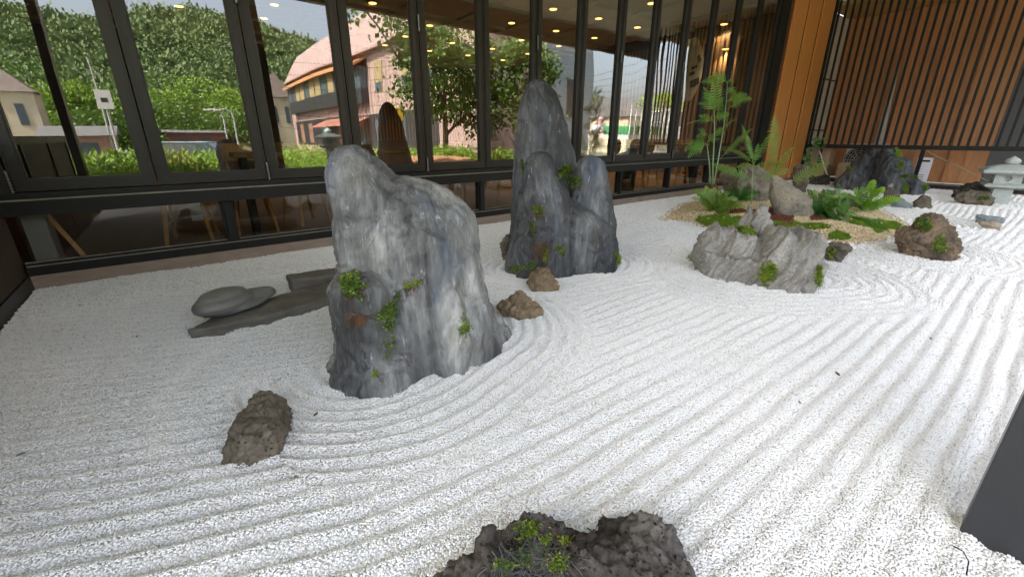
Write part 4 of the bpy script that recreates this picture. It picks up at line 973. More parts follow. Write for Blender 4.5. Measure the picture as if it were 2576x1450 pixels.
# ------------------------------------------------------------------ creepers and moss on the rocks
def patch(name, key, px, rx, ry, n, label, mats, leaf=.010, roots=0, rootm='root', spread=.02, tilt=0., cat='plant', group=None, stems=0):
    bv = BV[key]; mbs = [([], []) for _ in mats]; org = Vector((0, 0, H)); hits = []
    leaf *= .8
    for _ in range(int(n * 1.5)):
        g = rnd.uniform(0, 6.283); q = math.sqrt(rnd.random()) if rnd.random() < .6 else rnd.random()
        ex, ey = q * math.cos(g) * rx, q * math.sin(g) * ry
        x = px[0] + ex * math.cos(tilt) - ey * math.sin(tilt); y = px[1] + ex * math.sin(tilt) + ey * math.cos(tilt)
        h, nr, _, _ = bv.ray_cast(org, Vector(ray(x, y)).normalized())
        if h is None: continue
        if vnoise(np.array([[h.x * 38, h.y * 38, h.z * 38]]), n)[0] < -.12 + .5 * (q - .55): continue
        hits.append((h, nr))
        k = rnd.randrange(len(mats)) if q > .4 else min(rnd.randrange(len(mats)), rnd.randrange(len(mats)))
        vs, fs = mbs[k]
        for _l in range(3):
            c = h + nr * rnd.uniform(.0, spread * .6) + Vector((rnd.gauss(0, .006), rnd.gauss(0, .006), rnd.gauss(0, .006)))
            d = (nr * rnd.uniform(.1, 1) + Vector((rnd.gauss(0, 1), rnd.gauss(0, 1), rnd.gauss(.2, .8)))).normalized()
            e = d.orthogonal().normalized(); e.rotate(Matrix.Rotation(rnd.uniform(0, 6.28), 3, d)); L = leaf * rnd.uniform(.6, 1.4)
            i0 = len(vs); vs += [c, c + d * L * .5 + e * L * .38, c + d * L, c + d * L * .5 - e * L * .38]; fs.append((i0, i0 + 1, i0 + 2, i0 + 3))
    if not hits: print('patch missed', label); return
    c0 = sum((h for h, _ in hits), Vector()) / len(hits)
    if cat is None: return
    t = thing(name, label, cat, c0, group)
    for (vs, fs), m_ in zip(mbs, mats):
        if vs:
            o = link('leaves', mesh_np('leaves', [v_ - c0 for v_ in vs], fs, m_), t); o['kind'] = 'stuff'
    if roots:
        mb = MB()
        for _ in range(roots):
            h, nr = rnd.choice(hits); p = h + nr * .004; pts = [p - c0]; d = Vector((rnd.gauss(0, .5), rnd.gauss(0, .5), rnd.gauss(-.8, .5))).normalized()
            for _k in range(4):
                d = (d + Vector((rnd.gauss(0, .4), rnd.gauss(0, .4), rnd.gauss(0, .4)))).normalized(); p = p + d * .018
                hh, n2, _, dd_ = bv.find_nearest(p)
                if hh is not None: p = hh + n2 * .005
                pts.append(p - c0)
            mb.tube(pts, .0013, 3, False)
        o = mb.obj('runners', M[rootm], t); o['kind'] = 'stuff'
    return t
CR, CD, MO = M['creeper'], M['creeper_dk'], M['moss']
P1 = lambda x, y: reg(1200, 500, 1.3176, [(x, y)])[0]
K1 = .64375 / 1.3176
patch('creeping_plant', 'big', P1(235, 810), 55 * K1, 80 * K1, 420, 'green creeper over the left ledge of the hunched rock', [CD, CR, CD], .014, 60, 'root', .03, -.4)
patch('creeping_plant', 'big', P1(255, 935), 45 * K1, 45 * K1, 30, 'rusty brown dry roots below the ledge creeper of the hunched rock', [M['root']], .006, 90)
patch('creeping_plant', 'big', P1(415, 965), 60 * K1, 70 * K1, 330, 'yellow-green creeper in the central cleft of the hunched rock', [CR, CD, CD], .013, 30, 'greyroot', .025, .3)
patch('creeping_plant', 'big', P1(470, 860), 22 * K1, 60 * K1, 110, 'thin creeper strand above the cleft of the hunched rock', [CD, CD, CR], .012, 14, 'greyroot', .02, .5)
patch('creeping_plant', 'big', P1(415, 1120), 28 * K1, 85 * K1, 130, 'creeper strand trailing down to the foot of the hunched rock', [CR, CD], .012, 12, 'greyroot', .02, .2)
patch('creeping_plant', 'big', P1(350, 1265), 40 * K1, 14 * K1, 60, 'few green sprigs low at the foot of the hunched rock', [CR], .010, 5, 'root', .015, -.6)
patch('creeping_plant', 'big', P1(545, 800), 45 * K1, 18 * K1, 70, 'small yellowish sprig on the middle of the hunched rock', [CR], .011, 24, 'root', .02, -.2)
patch('creeping_plant', 'big', P1(800, 1020), 28 * K1, 65 * K1, 170, 'narrow green tuft on the right face of the hunched rock', [CR, CD], .012, 10, 'greyroot', .02, -.1)
P2 = lambda x, y: reg(*Q2, [(x, y)])[0]
K2 = .64375 / 1.6117
patch('creeping_plant', 'peaks', P2(490, 680), 45 * K2, 50 * K2, 420, 'olive moss cushion in the upper cleft of the three-peaked rock', [CD, CR, CD], .016, 20, 'root', .03, .5)
patch('creeping_plant', 'peaks', P2(555, 745), 45 * K2, 45 * K2, 330, 'dark creeper at the low end of the cleft of the three-peaked rock', [CD, CD, CR], .016, 60, 'root', .03, -.3)
patch('creeping_plant', 'peaks', P2(325, 925), 30 * K2, 40 * K2, 150, 'small rusty green sprig high on the left peak foot', [CR, CD], .013, 60, 'root', .02)
patch('creeping_plant', 'peaks', P2(290, 1030), 30 * K2, 60 * K2, 130, 'sparse green strand down the left face of the three-peaked rock', [CD, CR], .013, 15, 'root', .02, -.2)
patch('creeping_plant', 'peaks', P2(345, 1170), 55 * K2, 70 * K2, 140, 'tangle of brown runners low on the three-peaked rock', [CD, M['root']], .010, 190)
patch('creeping_plant', 'peaks', P2(190, 1285), 50 * K2, 28 * K2, 230, 'green tuft at the left foot of the three-peaked rock', [CR, CD], .014, 10, 'root', .025)
patch('creeping_plant', 'peaks', P2(280, 1275), 70 * K2, 25 * K2, 210, 'dark creeper along the base of the three-peaked rock', [CD, CD, CR], .014, 20, 'root', .025)
patch('creeping_plant', 'peaks', P2(465, 1170), 22 * K2, 60 * K2, 170, 'bright tuft in the seam between the lower peaks', [CR, CD], .013, 14, 'root', .02, -.3)
patch('creeping_plant', 'peaks', P2(375, 1215), 14 * K2, 60 * K2, 100, 'yellow-green strand above the round pitted stone', [CR], .012, 10, 'root', .02, .2)
patch('creeping_plant', 'peaks', P2(826, 1215), 22 * K2, 50 * K2, 200, 'green tuft at the right foot of the three-peaked rock', [CR, CD], .015, 10, 'root', .03)
patch('creeping_plant', 'peaks', P2(225, 640), 12 * K2, 40 * K2, 110, 'dark moss in the seam behind the left peak', [CD], .014, 0, 'root', .02)
P3 = lambda x, y: reg(*Q3, [(x, y)])[0]
K3 = .64375 / 1.5267
patch('creeping_plant', 'karst', P3(685, 1255), 52 * K3, 78 * K3, 900, 'yellow-green moss patch on the front of the ribbed pale rock', [CR, CR, CD], .016, 0, 'root', .02, .3)
patch('creeping_plant', 'karst', P3(990, 1265), 18 * K3, 68 * K3, 300, 'moss strip down the right edge of the ribbed pale rock', [CR, CR, CD], .016, 0, 'root', .03, .1)
patch('creeping_plant', 'karst', P3(218, 1160), 14 * K3, 40 * K3, 160, 'moss on the left edge of the ribbed pale rock', [CR, CD], .016, 20, 'root', .03)
patch('creeping_plant', 'karst', P3(550, 990), 75 * K3, 22 * K3, 520, 'bright moss cushion between the upper fins', [MO, MO, CR], .018, 0, 'root', .03, .3)
P4 = lambda x, y: reg(*Q4, [(x, y)])[0]
K4 = .64375 / 2.4167
patch('creeping_plant', 'porous', P4(1240, 920), 85 * K4, 70 * K4, 460, 'dark green creeper on the top of the porous boulder', [CD, CD, CR], .020, 20, 'greyroot', .03)
patch('creeping_plant', 'porous', P4(1380, 1110), 75 * K4, 75 * K4, 400, 'yellow-green creeper on the side of the porous boulder', [CR, CD], .020, 20, 'greyroot', .03, .3)
patch('creeping_plant', 'kside', P4(355, 1170), 60 * K4, 55 * K4, 200, 'green tuft on the pitted stone beside the ribbed pale rock', [CD, CR], .018, 10, 'greyroot', .02)
for x, y, rx, ry, n_p, lb_, mt_ in ((990, 205, 40, 28, 160, 'pale-leaved sprig on the crest of the folded slate rock', [CR, M['fern']]), (985, 255, 45, 25, 160, 'moss under the crest of the folded slate rock', [CR, MO]), (1000, 355, 30, 35, 170, 'small bright tuft on the face of the folded slate rock', [CR, CD]),
                                (530, 380, 25, 20, 90, 'small green sprig on the left hump of the folded slate rock', [CR, CD]), (1050, 458, 35, 22, 120, 'grey-green sprig low on the folded slate rock', [CD, M['fern']]), (1150, 470, 45, 28, 160, 'dark green sprig at the right end of the folded slate rock', [CD, M['fern_dk']]),
                                (1055, 560, 25, 60, 220, 'moss streak down the foot of the folded slate rock', [MO, CR]), (1235, 560, 30, 25, 120, 'moss at the low right end of the folded slate rock', [CD, MO])):
    patch('creeping_plant', 'back', P4(x, y), rx * K4, ry * K4, n_p, lb_, mt_, .034, 4, 'root', .05)
patch('creeping_plant', 'flatbrown', P4(1800, 660), 60 * K4, 15 * K4, 150, 'moss on the brown layered stone at the lantern', [CD, MO], .028, 0, 'root', .03)
P7 = lambda x, y: reg(*Q7, [(x, y)])[0]
K7 = .64375 / 2.24
patch('creeping_plant', 'front', P7(970, 430), 170 * K7, 110 * K7, 700, 'bright yellow-green creeper cushion on the black lava rock', [CR, CR, CD], .0085, 90, 'greyroot', .010, .2)
patch('creeping_plant', 'front', P7(930, 640), 260 * K7, 110 * K7, 220, 'tangle of grey runners across the black lava rock', [CD, CR], .0075, 420, 'greyroot', .02)
patch('creeping_plant', 'front', P7(1180, 690), 80 * K7, 80 * K7, 170, 'small green tuft low on the black lava rock', [CR, CD], .008, 30, 'greyroot', .018)
patch('creeping_plant', 'front', P7(1240, 490), 60 * K7, 40 * K7, 70, 'few yellow sprigs in the dip of the black lava rock', [CR], .008, 24, 'root', .015)
patch('creeping_plant', 'front', P7(690, 700), 90 * K7, 60 * K7, 120, 'pale green sprigs low on the left of the black lava rock', [CD, CR], .008, 60, 'greyroot', .018)

# ------------------------------------------------------------------ inside the cafe
white_e = emit('downlight_glow', (1, .50, .16), .9)
trim = pm('lamp_trim', (.35, .33, .30), (.3, .28, .26), 4, rough=.5)
DL = reg(900, 0, 2.014, [(345, 33), (262, 140), (1375, 283), (1215, 352), (1567, 197), (1745, 335), (1567, 397), (1868, 433), (1118, 20)]) + \
     reg(1800, 0, 2.014, [(727, 68), (400, 177), (750, 240), (477, 313), (1085, 142), (1052, 295), (1390, 212), (770, 360), (250, 380), (330, 470), (527, 420), (57, 433), (1502, 22)]) + reg(2600, 0, 2.0143, [(460, 187), (472, 382)]) + reg(0, 0, 2.014, [(1405, 45)])
dl0 = None
for x, y in DL:
    d_ = ray(x, y); t = (3.999 - H) / d_[2] if d_[2] > 0 else 9; p = d_ * t + np.array([0, 0, H])
    if p[1] > D + 12.8 or p[0] > 12.3 or t > .05:
        t = min((D + 12.6) / d_[1], 12.2 / d_[0]); p = d_ * t + np.array([0, 0, H])
    if dl0 is None:
        dl0 = thing('ceiling_downlight', 'small warm round downlight in the cafe ceiling', 'downlight', p, 'downlights in the cafe ceiling')
        MB().lathe([(.115, .0), (.115, -.014), (.085, -.016), (.085, -.004), (.1, 0.)], 18).obj('trim_ring', trim, dl0)
        MB().lathe([(.084, -.006), (.084, -.026)], 18).obj('lamp_disc', white_e, dl0)
        ld = bpy.data.lights.new('downlight', 'SPOT'); ld.energy = 26; ld.color = (1, .72, .45); ld.spot_size = R(130); ld.spot_blend = .6; ld.shadow_soft_size = .08
        lo_ = link('lamp', ld, dl0, (0, 0, -.04))
    else:
        c = copy_tree(dl0); c.location = p
ct = thing('window_counter', 'long oak bar counter inside the folding windows', 'counter', (4.5, D + .62, .1))
tpart(ct, MB().box(.55, 10.2, D + .42, D + .84, .98, 1.03, .006), 'counter_top', M['oak'])
for x in (.62, 2.9, 5.2, 7.5, 9.9):
    tpart(ct, MB().box(x, x + .06, D + .5, D + .8, .1, .979), 'counter_leg', M['frame'])
def chair(x, y, rz, label):
    t = thing('bar_chair', label, 'chair', (x, y, .1), 'pine bar chairs inside the windows', rz)
    MB().prism([(.21 * math.cos(g) , .20 * math.sin(g)) for g in np.linspace(0, 6.283, 17)[:-1]], .62, .66).obj('seat', M['pine'], t)
    for sx in (-1, 1):
        for sy in (-1, 1):
            MB().tube([(sx * .13, sy * .13, .619), (sx * .21, sy * .20, .0)], [.030, .019], 8).obj('leg', M['pine'], t, True)
    MB().tube([(.17, .16, .22), (.17, -.16, .22)], .012, 6).obj('stretcher', M['pine'], t)
    MB().tube([(-.17, .16, .22), (-.17, -.16, .22)], .012, 6).obj('stretcher', M['pine'], t)
    bm_p = [(.21 * math.cos(g), .20 * math.sin(g) + .02) for g in np.linspace(R(25), R(155), 12)]
    mb = MB()
    for (ax_, ay), (bx_, by) in zip(bm_p, bm_p[1:]):
        mb.add([(ax_, ay, .82), (bx_, by, .82), (bx_, by, 1.02), (ax_, ay, 1.02), (ax_ * 1.1, ay + .02, .82), (bx_ * 1.1, by + .02, .82), (bx_ * 1.1, by + .02, 1.02), (ax_ * 1.1, ay + .02, 1.02)], [(0, 1, 2, 3), (5, 4, 7, 6), (3, 2, 6, 7), (1, 0, 4, 5)])
    mb.obj('backrest', M['pine'], t)
    for sx in (-1, 1): MB().tube([(sx * .14, .15, .66), (sx * .17, .17, .83)], .014, 6).obj('back_post', M['pine'], t)
CHL = ['pine bar chair beside the hanging socket box behind the low pane', 'pine bar chair just right of the first low mullion', 'pine bar chair half hidden by the hunched rock shoulder', 'pine bar chair between the hunched rock and the three-peaked rock', 'pine bar chair at the left edge of the three-peaked rock', 'pine bar chair right of the three-peaked rock behind the low pane', 'pine bar chair crowding its neighbour right of the three-peaked rock', 'pine bar chair before the tree fern stems', 'pine bar chair set back from the counter near the tree fern']
for i, (px, yy) in enumerate([((478, 560), D + .75), ((640, 545), D + .9), ((770, 530), D + 1.1), ((1165, 490), D + .85), ((1255, 480), D + 1.2), ((1590, 440), D + .9), ((1625, 430), D + 1.0), ((1700, 440), D + .8), ((1740, 425), D + 1.4)]):
    p = atY(px[0], px[1], yy); chair(p[0], yy, rnd.uniform(-.4, .4), CHL[i])
tbl = thing('cafe_table', 'dark wooden cafe table deep inside the room', 'table', (5.4, D + 4, .1))
tpart(tbl, MB().box(4.4, 6.4, D + 3.6, D + 4.4, .82, .87, .006), 'table_top', M['oak'])
for x in (4.5, 6.25):
    for y in (3.65, 4.3): tpart(tbl, MB().box(x, x + .06, D + y, D + y + .06, .1, .819), 'leg', M['pine'])
# pale carton at the left lower pane
tag(MB().box(-1.07, -.93, D + .12, D + .35, .101, .62).obj('metal_cabinet', pm('cabinet_grey', (.28, .31, .35), (.24, .27, .30), 4, rough=.5)), 'narrow grey cabinet side behind the first low pane', 'cabinet')
tag(MB().bar((-.78, D + .3, .1), (-.98, D + .25, .70), .035, .035).obj('timber_prop', M['pine']), 'slanted pine prop beside the grey cabinet', 'prop')
# socket tower on the counter, paper menu, round pale wall emblem
tag(MB().box(*(lambda p: (p[0] - .05, p[0] + .05, p[1] - .03, p[1] + .03, .35, .55))(atY(500, 560, D + .55))).obj('cable_box', pm('cable_grey', (.5, .5, .52), (.45, .45, .47), 3, rough=.5)), 'small white socket box hanging behind the low pane', 'socket')
mn = thing('menu_board', 'white menu sheet with black lines inside the end windows', 'menu', (11.2, D + 1.2, .1))
mp = atY(1872, 215, D + 1.3); x_, z_ = mp[0], mp[2]
tpart(mn, MB().box(x_ - .35, x_ + .35, D + 1.29, D + 1.30, .2, z_ + .35), 'board', pm('menu_paper', (.75, .74, .70), (.70, .69, .65), 3, rough=.6))
for k in range(9):
    tpart(mn, MB().box(x_ - .2 + (k % 2) * .04, x_ + .18 - (k % 3) * .05, D + 1.286, D + 1.2899, z_ + .1 - k * .085, z_ + .125 - k * .085), 'print_line', M['frame'])
em = atY(1735, 175, D + 1.7)
eb = MB()
pts = [(em[0] + .62 * math.cos(g) * (1 + .06 * math.sin(3 * g)), em[2] + .72 * math.sin(g) * (1 + .05 * math.cos(5 * g))) for g in np.linspace(0, 6.283, 29)[:-1]]
v = [(x, D + 1.7, z) for x, z in pts] + [(x, D + 1.73, z) for x, z in pts]; n = len(pts)
eb.add(v, [tuple(range(n)), tuple(range(n, 2 * n))[::-1]] + [(i, n + i, n + (i + 1) % n, (i + 1) % n) for i in range(n)])
emo = thing('wall_emblem', 'round pale emblem with dark brush marks seen through the end windows', 'sign', (em[0], D + 1.7, em[2]))
tpart(emo, eb, 'plate', pm('emblem_paint', (.42, .37, .29), (.36, .31, .24), 5, rough=.7))
for ax_, az, bx_, bz, wd in ((.30, .35, .42, .22, .10), (.05, .02, .3, .1, .07), (.0, -.12, .22, -.05, .08), (.1, -.34, .48, -.22, .16), (-.45, -.12, -.15, .06, .05), (-.5, -.32, -.18, -.2, .05)):
    tpart(emo, MB().bar((em[0] + ax_, D + 1.694, em[2] + az), (em[0] + bx_, D + 1.694, em[2] + bz), .01, wd), 'brush_mark', M['frame'])

# ------------------------------------------------------------------ yard behind the bars
ac = thing('air_conditioner', 'white outdoor air conditioner unit with round fan grille', 'air conditioner', (15.45, 4.0, -.02))
a0 = atX(2124, 395, 15.3)[1]; a1 = atX(2225, 395, 15.3)[1]
wm = pm('ac_white', (.62, .60, .55), (.56, .54, .50), 3, rough=.5)
tpart(ac, MB().box(15.3, 15.62, a1, a0, .05, 1.0, .02), 'cabinet', wm)
fc = (a0 + a1) / 2 + .1
tpart(ac, MB().add([(15.296, fc + .36 * math.cos(g), .56 + .36 * math.sin(g)) for g in np.linspace(0, 6.283, 33)[:-1]], [tuple(range(32))]), 'fan_recess', M['frame'])
for r_ in (.08, .14, .20, .26, .32, .36):
    tpart(ac, MB().tube([(15.285, fc + r_ * math.cos(g), .56 + r_ * math.sin(g)) for g in np.linspace(0, 6.283, 29)], .005, 4), 'grille_ring', wm)
for k in range(12):
    g = k * math.pi / 6; tpart(ac, MB().bar((15.285, fc, .56), (15.285, fc + .36 * math.cos(g), .56 + .36 * math.sin(g)), .006, .006), 'grille_spoke', wm)
tpart(ac, MB().add([(15.278, fc + .07 * math.cos(g), .56 + .07 * math.sin(g)) for g in np.linspace(0, 6.283, 21)[:-1]], [tuple(range(20))]), 'hub', wm)
card = pm('cardboard', (.42, .30, .19), (.35, .24, .15), 5, rough=.8)
y0 = atX(2050, 420, 15.2)[1]
cbx = thing('cardboard_box', 'open brown cardboard box stacked in the yard corner', 'box', (15.3, y0, -.02))
tpart(cbx, MB().box(15.05, 15.6, y0 - .3, y0 + .3, -.02, .45), 'carton', card); tpart(cbx, MB().box(15.1, 15.55, y0 - .33, y0 + .2, .452, .85), 'carton', card)
tpart(cbx, MB().box(15.095, 15.0995, y0 - .12, y0 - .05, .452, .85), 'black_tape', M['frame'])
cb2 = MB().box(15.1, 15.3, a0 - .5, a0 + .06, -.02, .5, .01).obj('cardboard_box', card); tag(cb2, 'flat brown carton leaning before the air conditioner', 'box')
p0, p1 = atX(2060, 378, 14.95), atX(2082, 462, 14.85)
tag(MB().tube([tuple(p0), (p1[0], p1[1], .0)], .02, 10).obj('white_pipe', wm), 'white plastic pipe leaning by the cardboard boxes', 'pipe')
lb0 = atX(2267, 120, 16.4); lb1 = atX(2200, 362, 16.4)
w0 = MB().add([(16.4, lb0[1], lb0[2] + .1), (16.4, lb1[1] + .02, .0), (16.4, lb1[1] - .22, .0), (16.4, lb0[1] - .06, lb0[2] - .3), (16.43, lb0[1], lb0[2] + .1), (16.43, lb1[1] + .02, .0), (16.43, lb1[1] - .22, .0), (16.43, lb0[1] - .06, lb0[2] - .3)], [(0, 1, 2, 3), (7, 6, 5, 4), (0, 3, 7, 4), (1, 0, 4, 5), (2, 1, 5, 6), (3, 2, 6, 7)])
tag(w0.obj('white_board', wm), 'tall white board leaning against the timber boards behind the bars', 'board')
nb = thing('notice_sheet', 'white paper notice propped behind the short black post', 'notice', (14.8, 2.35, 0))
n0 = atX(2318, 405, 14.75); n1 = atX(2346, 405, 14.75)
tpart(nb, MB().box(14.75, 14.756, n1[1], n0[1] + .1, .08, .70), 'sheet', pm('notice_paper', (.72, .71, .78), (.68, .67, .74), 3, rough=.5))
tpart(nb, MB().box(14.744, 14.7495, n1[1] + .05, n1[1] + .2, .60, .645), 'black_header', M['frame'])
for k in range(4):
    tpart(nb, MB().box(14.744, 14.7495, n1[1] + .08, n1[1] + .18, .28 - k * .05, .295 - k * .05), 'print_line', M['slate'])
iv = thing('ivy_plant', 'small leafy vine climbing by the pier corner post', 'plant', (14.3, 4.85, 0)); vs, fs = [], []
for k in range(26):
    c = Vector((14.3 + rnd.gauss(0, .08), 4.75 + rnd.gauss(0, .12), rnd.uniform(.15, 1.15))); leaflet(vs, fs, c, Vector((rnd.gauss(0, 1), rnd.gauss(0, 1), -.4)).normalized(), Vector((-1, -.4, .3)).normalized(), .13, .10, .1, 3)
o = MB().add(vs, fs).obj('leaves', M['fern_dk'], iv); o.data.transform(Matrix.Translation(-Vector(iv.location)))
o = MB().tube([(14.3, 4.8, 0), (14.32, 4.74, .5), (14.28, 4.78, 1.1)], .008, 5).obj('stem', M['stem'], iv); o.data.transform(Matrix.Translation(-Vector(iv.location)))
# dry bits on the gravel
lfm = pm('dry_leaf', (.10, .045, .035), (.05, .03, .025), 9, rough=.8)
for i, (x, y, L, an, lb_) in enumerate([(795, 1040, .05, .6, 'short brown twig lying beside the brown wedge stone'), (55, 1140, .05, .2, 'curled reddish dry leaf on the raked gravel near the boarded screen'), (345, 845, .045, 1.2, 'dark dry leaf on the gravel by the tapering slab'), (280, 910, .02, .4, 'tiny reddish leaf on the gravel'), (480, 705, .06, .3, 'thin dry leaf near the kerb'),
                                       (2105, 938, .07, .8, 'dark dry leaf on the gravel before the porous boulder'), (1715, 790, .025, .2, 'tiny dark leaf on the furrows'), (2340, 850, .05, .5, 'thin dark twig on the wide furrows'), (2010, 1010, .03, 1., 'small dark crumb on the furrows'), (1880, 1160, .02, .3, 'small brown seed on the furrows'), (2440, 700, .05, .4, 'dark sliver on the gravel by the porous boulder')]):
    L *= .6; p = gnd(x, y, .008); d_ = Vector((math.cos(an), math.sin(an), .1)); vs, fs = [], []
    leaflet(vs, fs, Vector(p) - d_ * L / 2, d_, Vector((0, .1, 1)).normalized(), L, L * .28, .1, 3)
    vs2 = [q + Vector((0, 0, .004)) for q in vs]; n = len(vs)
    o = MB().add(vs + vs2, fs + [tuple(j + n for j in q)[::-1] for q in fs]).obj('dry_leaf', lfm); o.data.transform(Matrix.Translation(-Vector(p))); o.location = p
    tag(o, lb_, 'leaf', 'dry bits fallen on the gravel')
ww_ = MB().tube([tuple(gnd(2398, 1372, .01)), tuple(gnd(2422, 1385, .03)), tuple(gnd(2436, 1410, .03)), tuple(gnd(2430, 1445, .012))], .0018, 5).obj('wire_scrap', M['frame']); tag(ww_, 'thin curved black wire by the foot of the black post', 'wire')

# ------------------------------------------------------------------ the street and hill in front (seen mirrored in the glass)
def leafcloud(ells, n, size, clump=.35, seed=0, flat=.6):
    rr = np.random.default_rng(seed); C = []; vol = np.array([e[1][0] * e[1][1] * e[1][2] for e in ells]); vol = vol / vol.sum()
    nc = max(6, n // 28)
    for e, k in zip(ells, (vol * nc + 1).astype(int)):
        d = rr.normal(size=(k, 3)); d /= np.linalg.norm(d, axis=1)[:, None]; r = rr.uniform(.45, 1, k) ** .6
        C.append(np.array(e[0]) + d * r[:, None] * np.array(e[1]))
    C = np.concatenate(C); i = rr.integers(0, len(C), n); p = C[i] + rr.normal(size=(n, 3)) * clump * np.array([1, 1, flat])
    d = rr.normal(size=(n, 3)) + np.array([0, 0, -.5]); d /= np.linalg.norm(d, axis=1)[:, None]
    e = np.cross(d, rr.normal(size=(n, 3))); e /= np.linalg.norm(e, axis=1)[:, None] + 1e-9
    s = size * rr.uniform(.6, 1.3, n)[:, None]
    v = np.stack([p, p + d * s * .5 + e * s * .33, p + d * s, p + d * s * .5 - e * s * .33], 1).reshape(-1, 3)
    return v, np.arange(4 * n).reshape(-1, 4)
M['tree_leaf'] = m_leaf('tree_leaf', (.06, .12, .016), (.12, .20, .028), .35, .5, 2)
M['hill_leaf'] = m_leaf('hill_leaf', (.075, .125, .040), (.16, .215, .065), .2, .7, .08)
M['weed'] = m_leaf('weed_leaf', (.13, .24, .022), (.26, .38, .04), .35, .6, 3)
M['trunk'] = pm('trunk_bark', (.10, .08, .06), (.06, .05, .04), 9, (3, 3, .6), .9, .7, 30, .02)
def tree(name, base, ells, n, size, label, group=None, mat='tree_leaf', clump=.35, seed=0, th=.12):
    t = thing(name, label, 'tree', base, group)
    c = np.mean([e[0] for e in ells], 0)
    mb = MB().tube([(0, 0, -.3), (.05, .03, c[2] * .45 - base[2] * .5), (c[0] - base[0], c[1] - base[1], c[2] - base[2])], [th, th * .75, th * .25], 9)
    for e in ells:
        q = Vector(np.array(e[0]) - np.array(base)); mb.tube([(.03, .02, q.z * .4), q * .6 + Vector((0, 0, q.z * .12)), q], [th * .5, th * .3, th * .1], 6)
    mb.obj('trunk', M['trunk'], t, True)
    v, f = leafcloud(ells, n, size, clump, seed); o = link('crown', mesh_np('crown', v - np.array(base), f, M[mat]), t); return t
# forested hill
hx = np.linspace(-260, 300, 90); hy = np.linspace(-60, -330, 60); HX, HY = np.meshgrid(hx, hy)
def hill_z(x, y):
    dv = -y + 2 * D; t = np.clip((dv - 85) / 185, 0, 1); rid = 50 - .05 * np.clip(x - 20, 0, 400) + 3 * np.sin(x / 31.)+ 2 * np.sin(x / 13.)
    q = np.stack([x.ravel() / 40, y.ravel() / 40, 0 * x.ravel()], 1)
    z = rid * (t ** 1.05) - .5; back = np.clip((dv - 275) / 60, 0, 1)
    return z * (1 - .5 * back) + fbm(q, 3, 3).reshape(x.shape) * 2.5 * t
HZ = hill_z(HX, HY) - 4; idx = np.arange(HX.size).reshape(HX.shape)
f_ = np.stack([idx[:-1, :-1], idx[1:, :-1], idx[1:, 1:], idx[:-1, 1:]], -1).reshape(-1, 4)
tag(link('hill', mesh_np('hill', np.stack([HX, HY, HZ], -1).reshape(-1, 3), f_, pm('hill_soil', (.05, .075, .025), (.035, .055, .018), .2, rough=.9), True)), kind='structure')
cv, cf = leafcloud([((0, 0, 0), (1, 1, .75)), ((.5, .2, .25), (.6, .6, .5)), ((-.4, -.3, .3), (.6, .6, .5))], 240, .27, .17, 3)
nT = 3600; tx = rng.uniform(-150, 210, nT * 3); ty = -rng.uniform(66, 275, nT * 3)
k = (tx > -45 - .55 * (-ty)) & (tx < 25 + .45 * (-ty)); tx, ty = tx[k][:nT], ty[k][:nT]; nT = len(tx)
tz = hill_z(tx, ty); ts = rng.uniform(2.0, 3.9, nT) * (1 + (-ty - 66) / 400)
ang = rng.uniform(0, 6.28, nT); ca, sa = np.cos(ang), np.sin(ang)
V = np.empty((nT, len(cv), 3)); V[:, :, 0] = tx[:, None] + ts[:, None] * (cv[:, 0] * ca[:, None] - cv[:, 1] * sa[:, None]); V[:, :, 1] = ty[:, None] + ts[:, None] * (cv[:, 0] * sa[:, None] + cv[:, 1] * ca[:, None]); V[:, :, 2] = tz[:, None] + ts[:, None] * cv[:, 2] * rng.uniform(.8, 1.3, nT)[:, None]
FF = (cf[None] + (np.arange(nT) * len(cv))[:, None, None]).reshape(-1, 4)
me = bpy.data.meshes.new('hill_forest'); V = V.reshape(-1, 3).astype(np.float32)
me.vertices.add(len(V)); me.vertices.foreach_set('co', V.ravel()); me.loops.add(FF.size); me.loops.foreach_set('vertex_index', FF.ravel().astype(np.int32))
me.polygons.add(len(FF)); me.polygons.foreach_set('loop_start', np.arange(0, FF.size, 4, dtype=np.int32)); me.update(calc_edges=True); me.materials.append(M['hill_leaf'])
tag(link('hill_forest', me), 'dense green woodland covering the hill reflected in the windows', 'forest', kind='stuff')

# pink two-storey building along the street
PX = 13.0
def RY(Yv): return 2 * D - Yv
pk = pm('pink_cladding', (.40, .27, .23), (.34, .225, .195), 1.2, rough=.75)
pkr = pm('pink_roof', (.38, .26, .23), (.33, .225, .20), .8, rough=.7)
darkp = pm('dark_panel', (.035, .033, .035), (.025, .024, .025), 3, rough=.5)
gl = pm('far_glass', (.10, .13, .15), (.06, .08, .10), .8, rough=.12)
blind = pm('blind_ochre', (.36, .27, .13), (.28, .21, .10), 3, rough=.7)
pb_ = thing('pink_building', 'two-storey dusty pink building with orange awning mirrored in the windows', 'building', (PX, RY(40), .25))
YF, YN = RY(60.7), RY(18.6)
tpart(pb_, MB().box(PX, PX + 3.6, YF, YN, -.6, 7.15), 'wall', pk)
ro = MB(); zr0, zr1 = 7.16, 10.1
ro.add([(PX - .35, YF - .3, zr0), (PX - .35, YN + .3, zr0), (PX + 3.7, YN + .3, zr0), (PX + 3.7, YF - .3, zr0), (PX + 1.2, YF + .6, zr1), (PX + 1.2, YN - .6, zr1), (PX + 3.0, YN - .6, zr1), (PX + 3.0, YF + .6, zr1)], [(0, 3, 2, 1), (4, 5, 6, 7), (0, 1, 5, 4), (1, 2, 6, 5), (2, 3, 7, 6), (3, 0, 4, 7)])
rf = tpart(pb_, ro, 'roof', pkr)
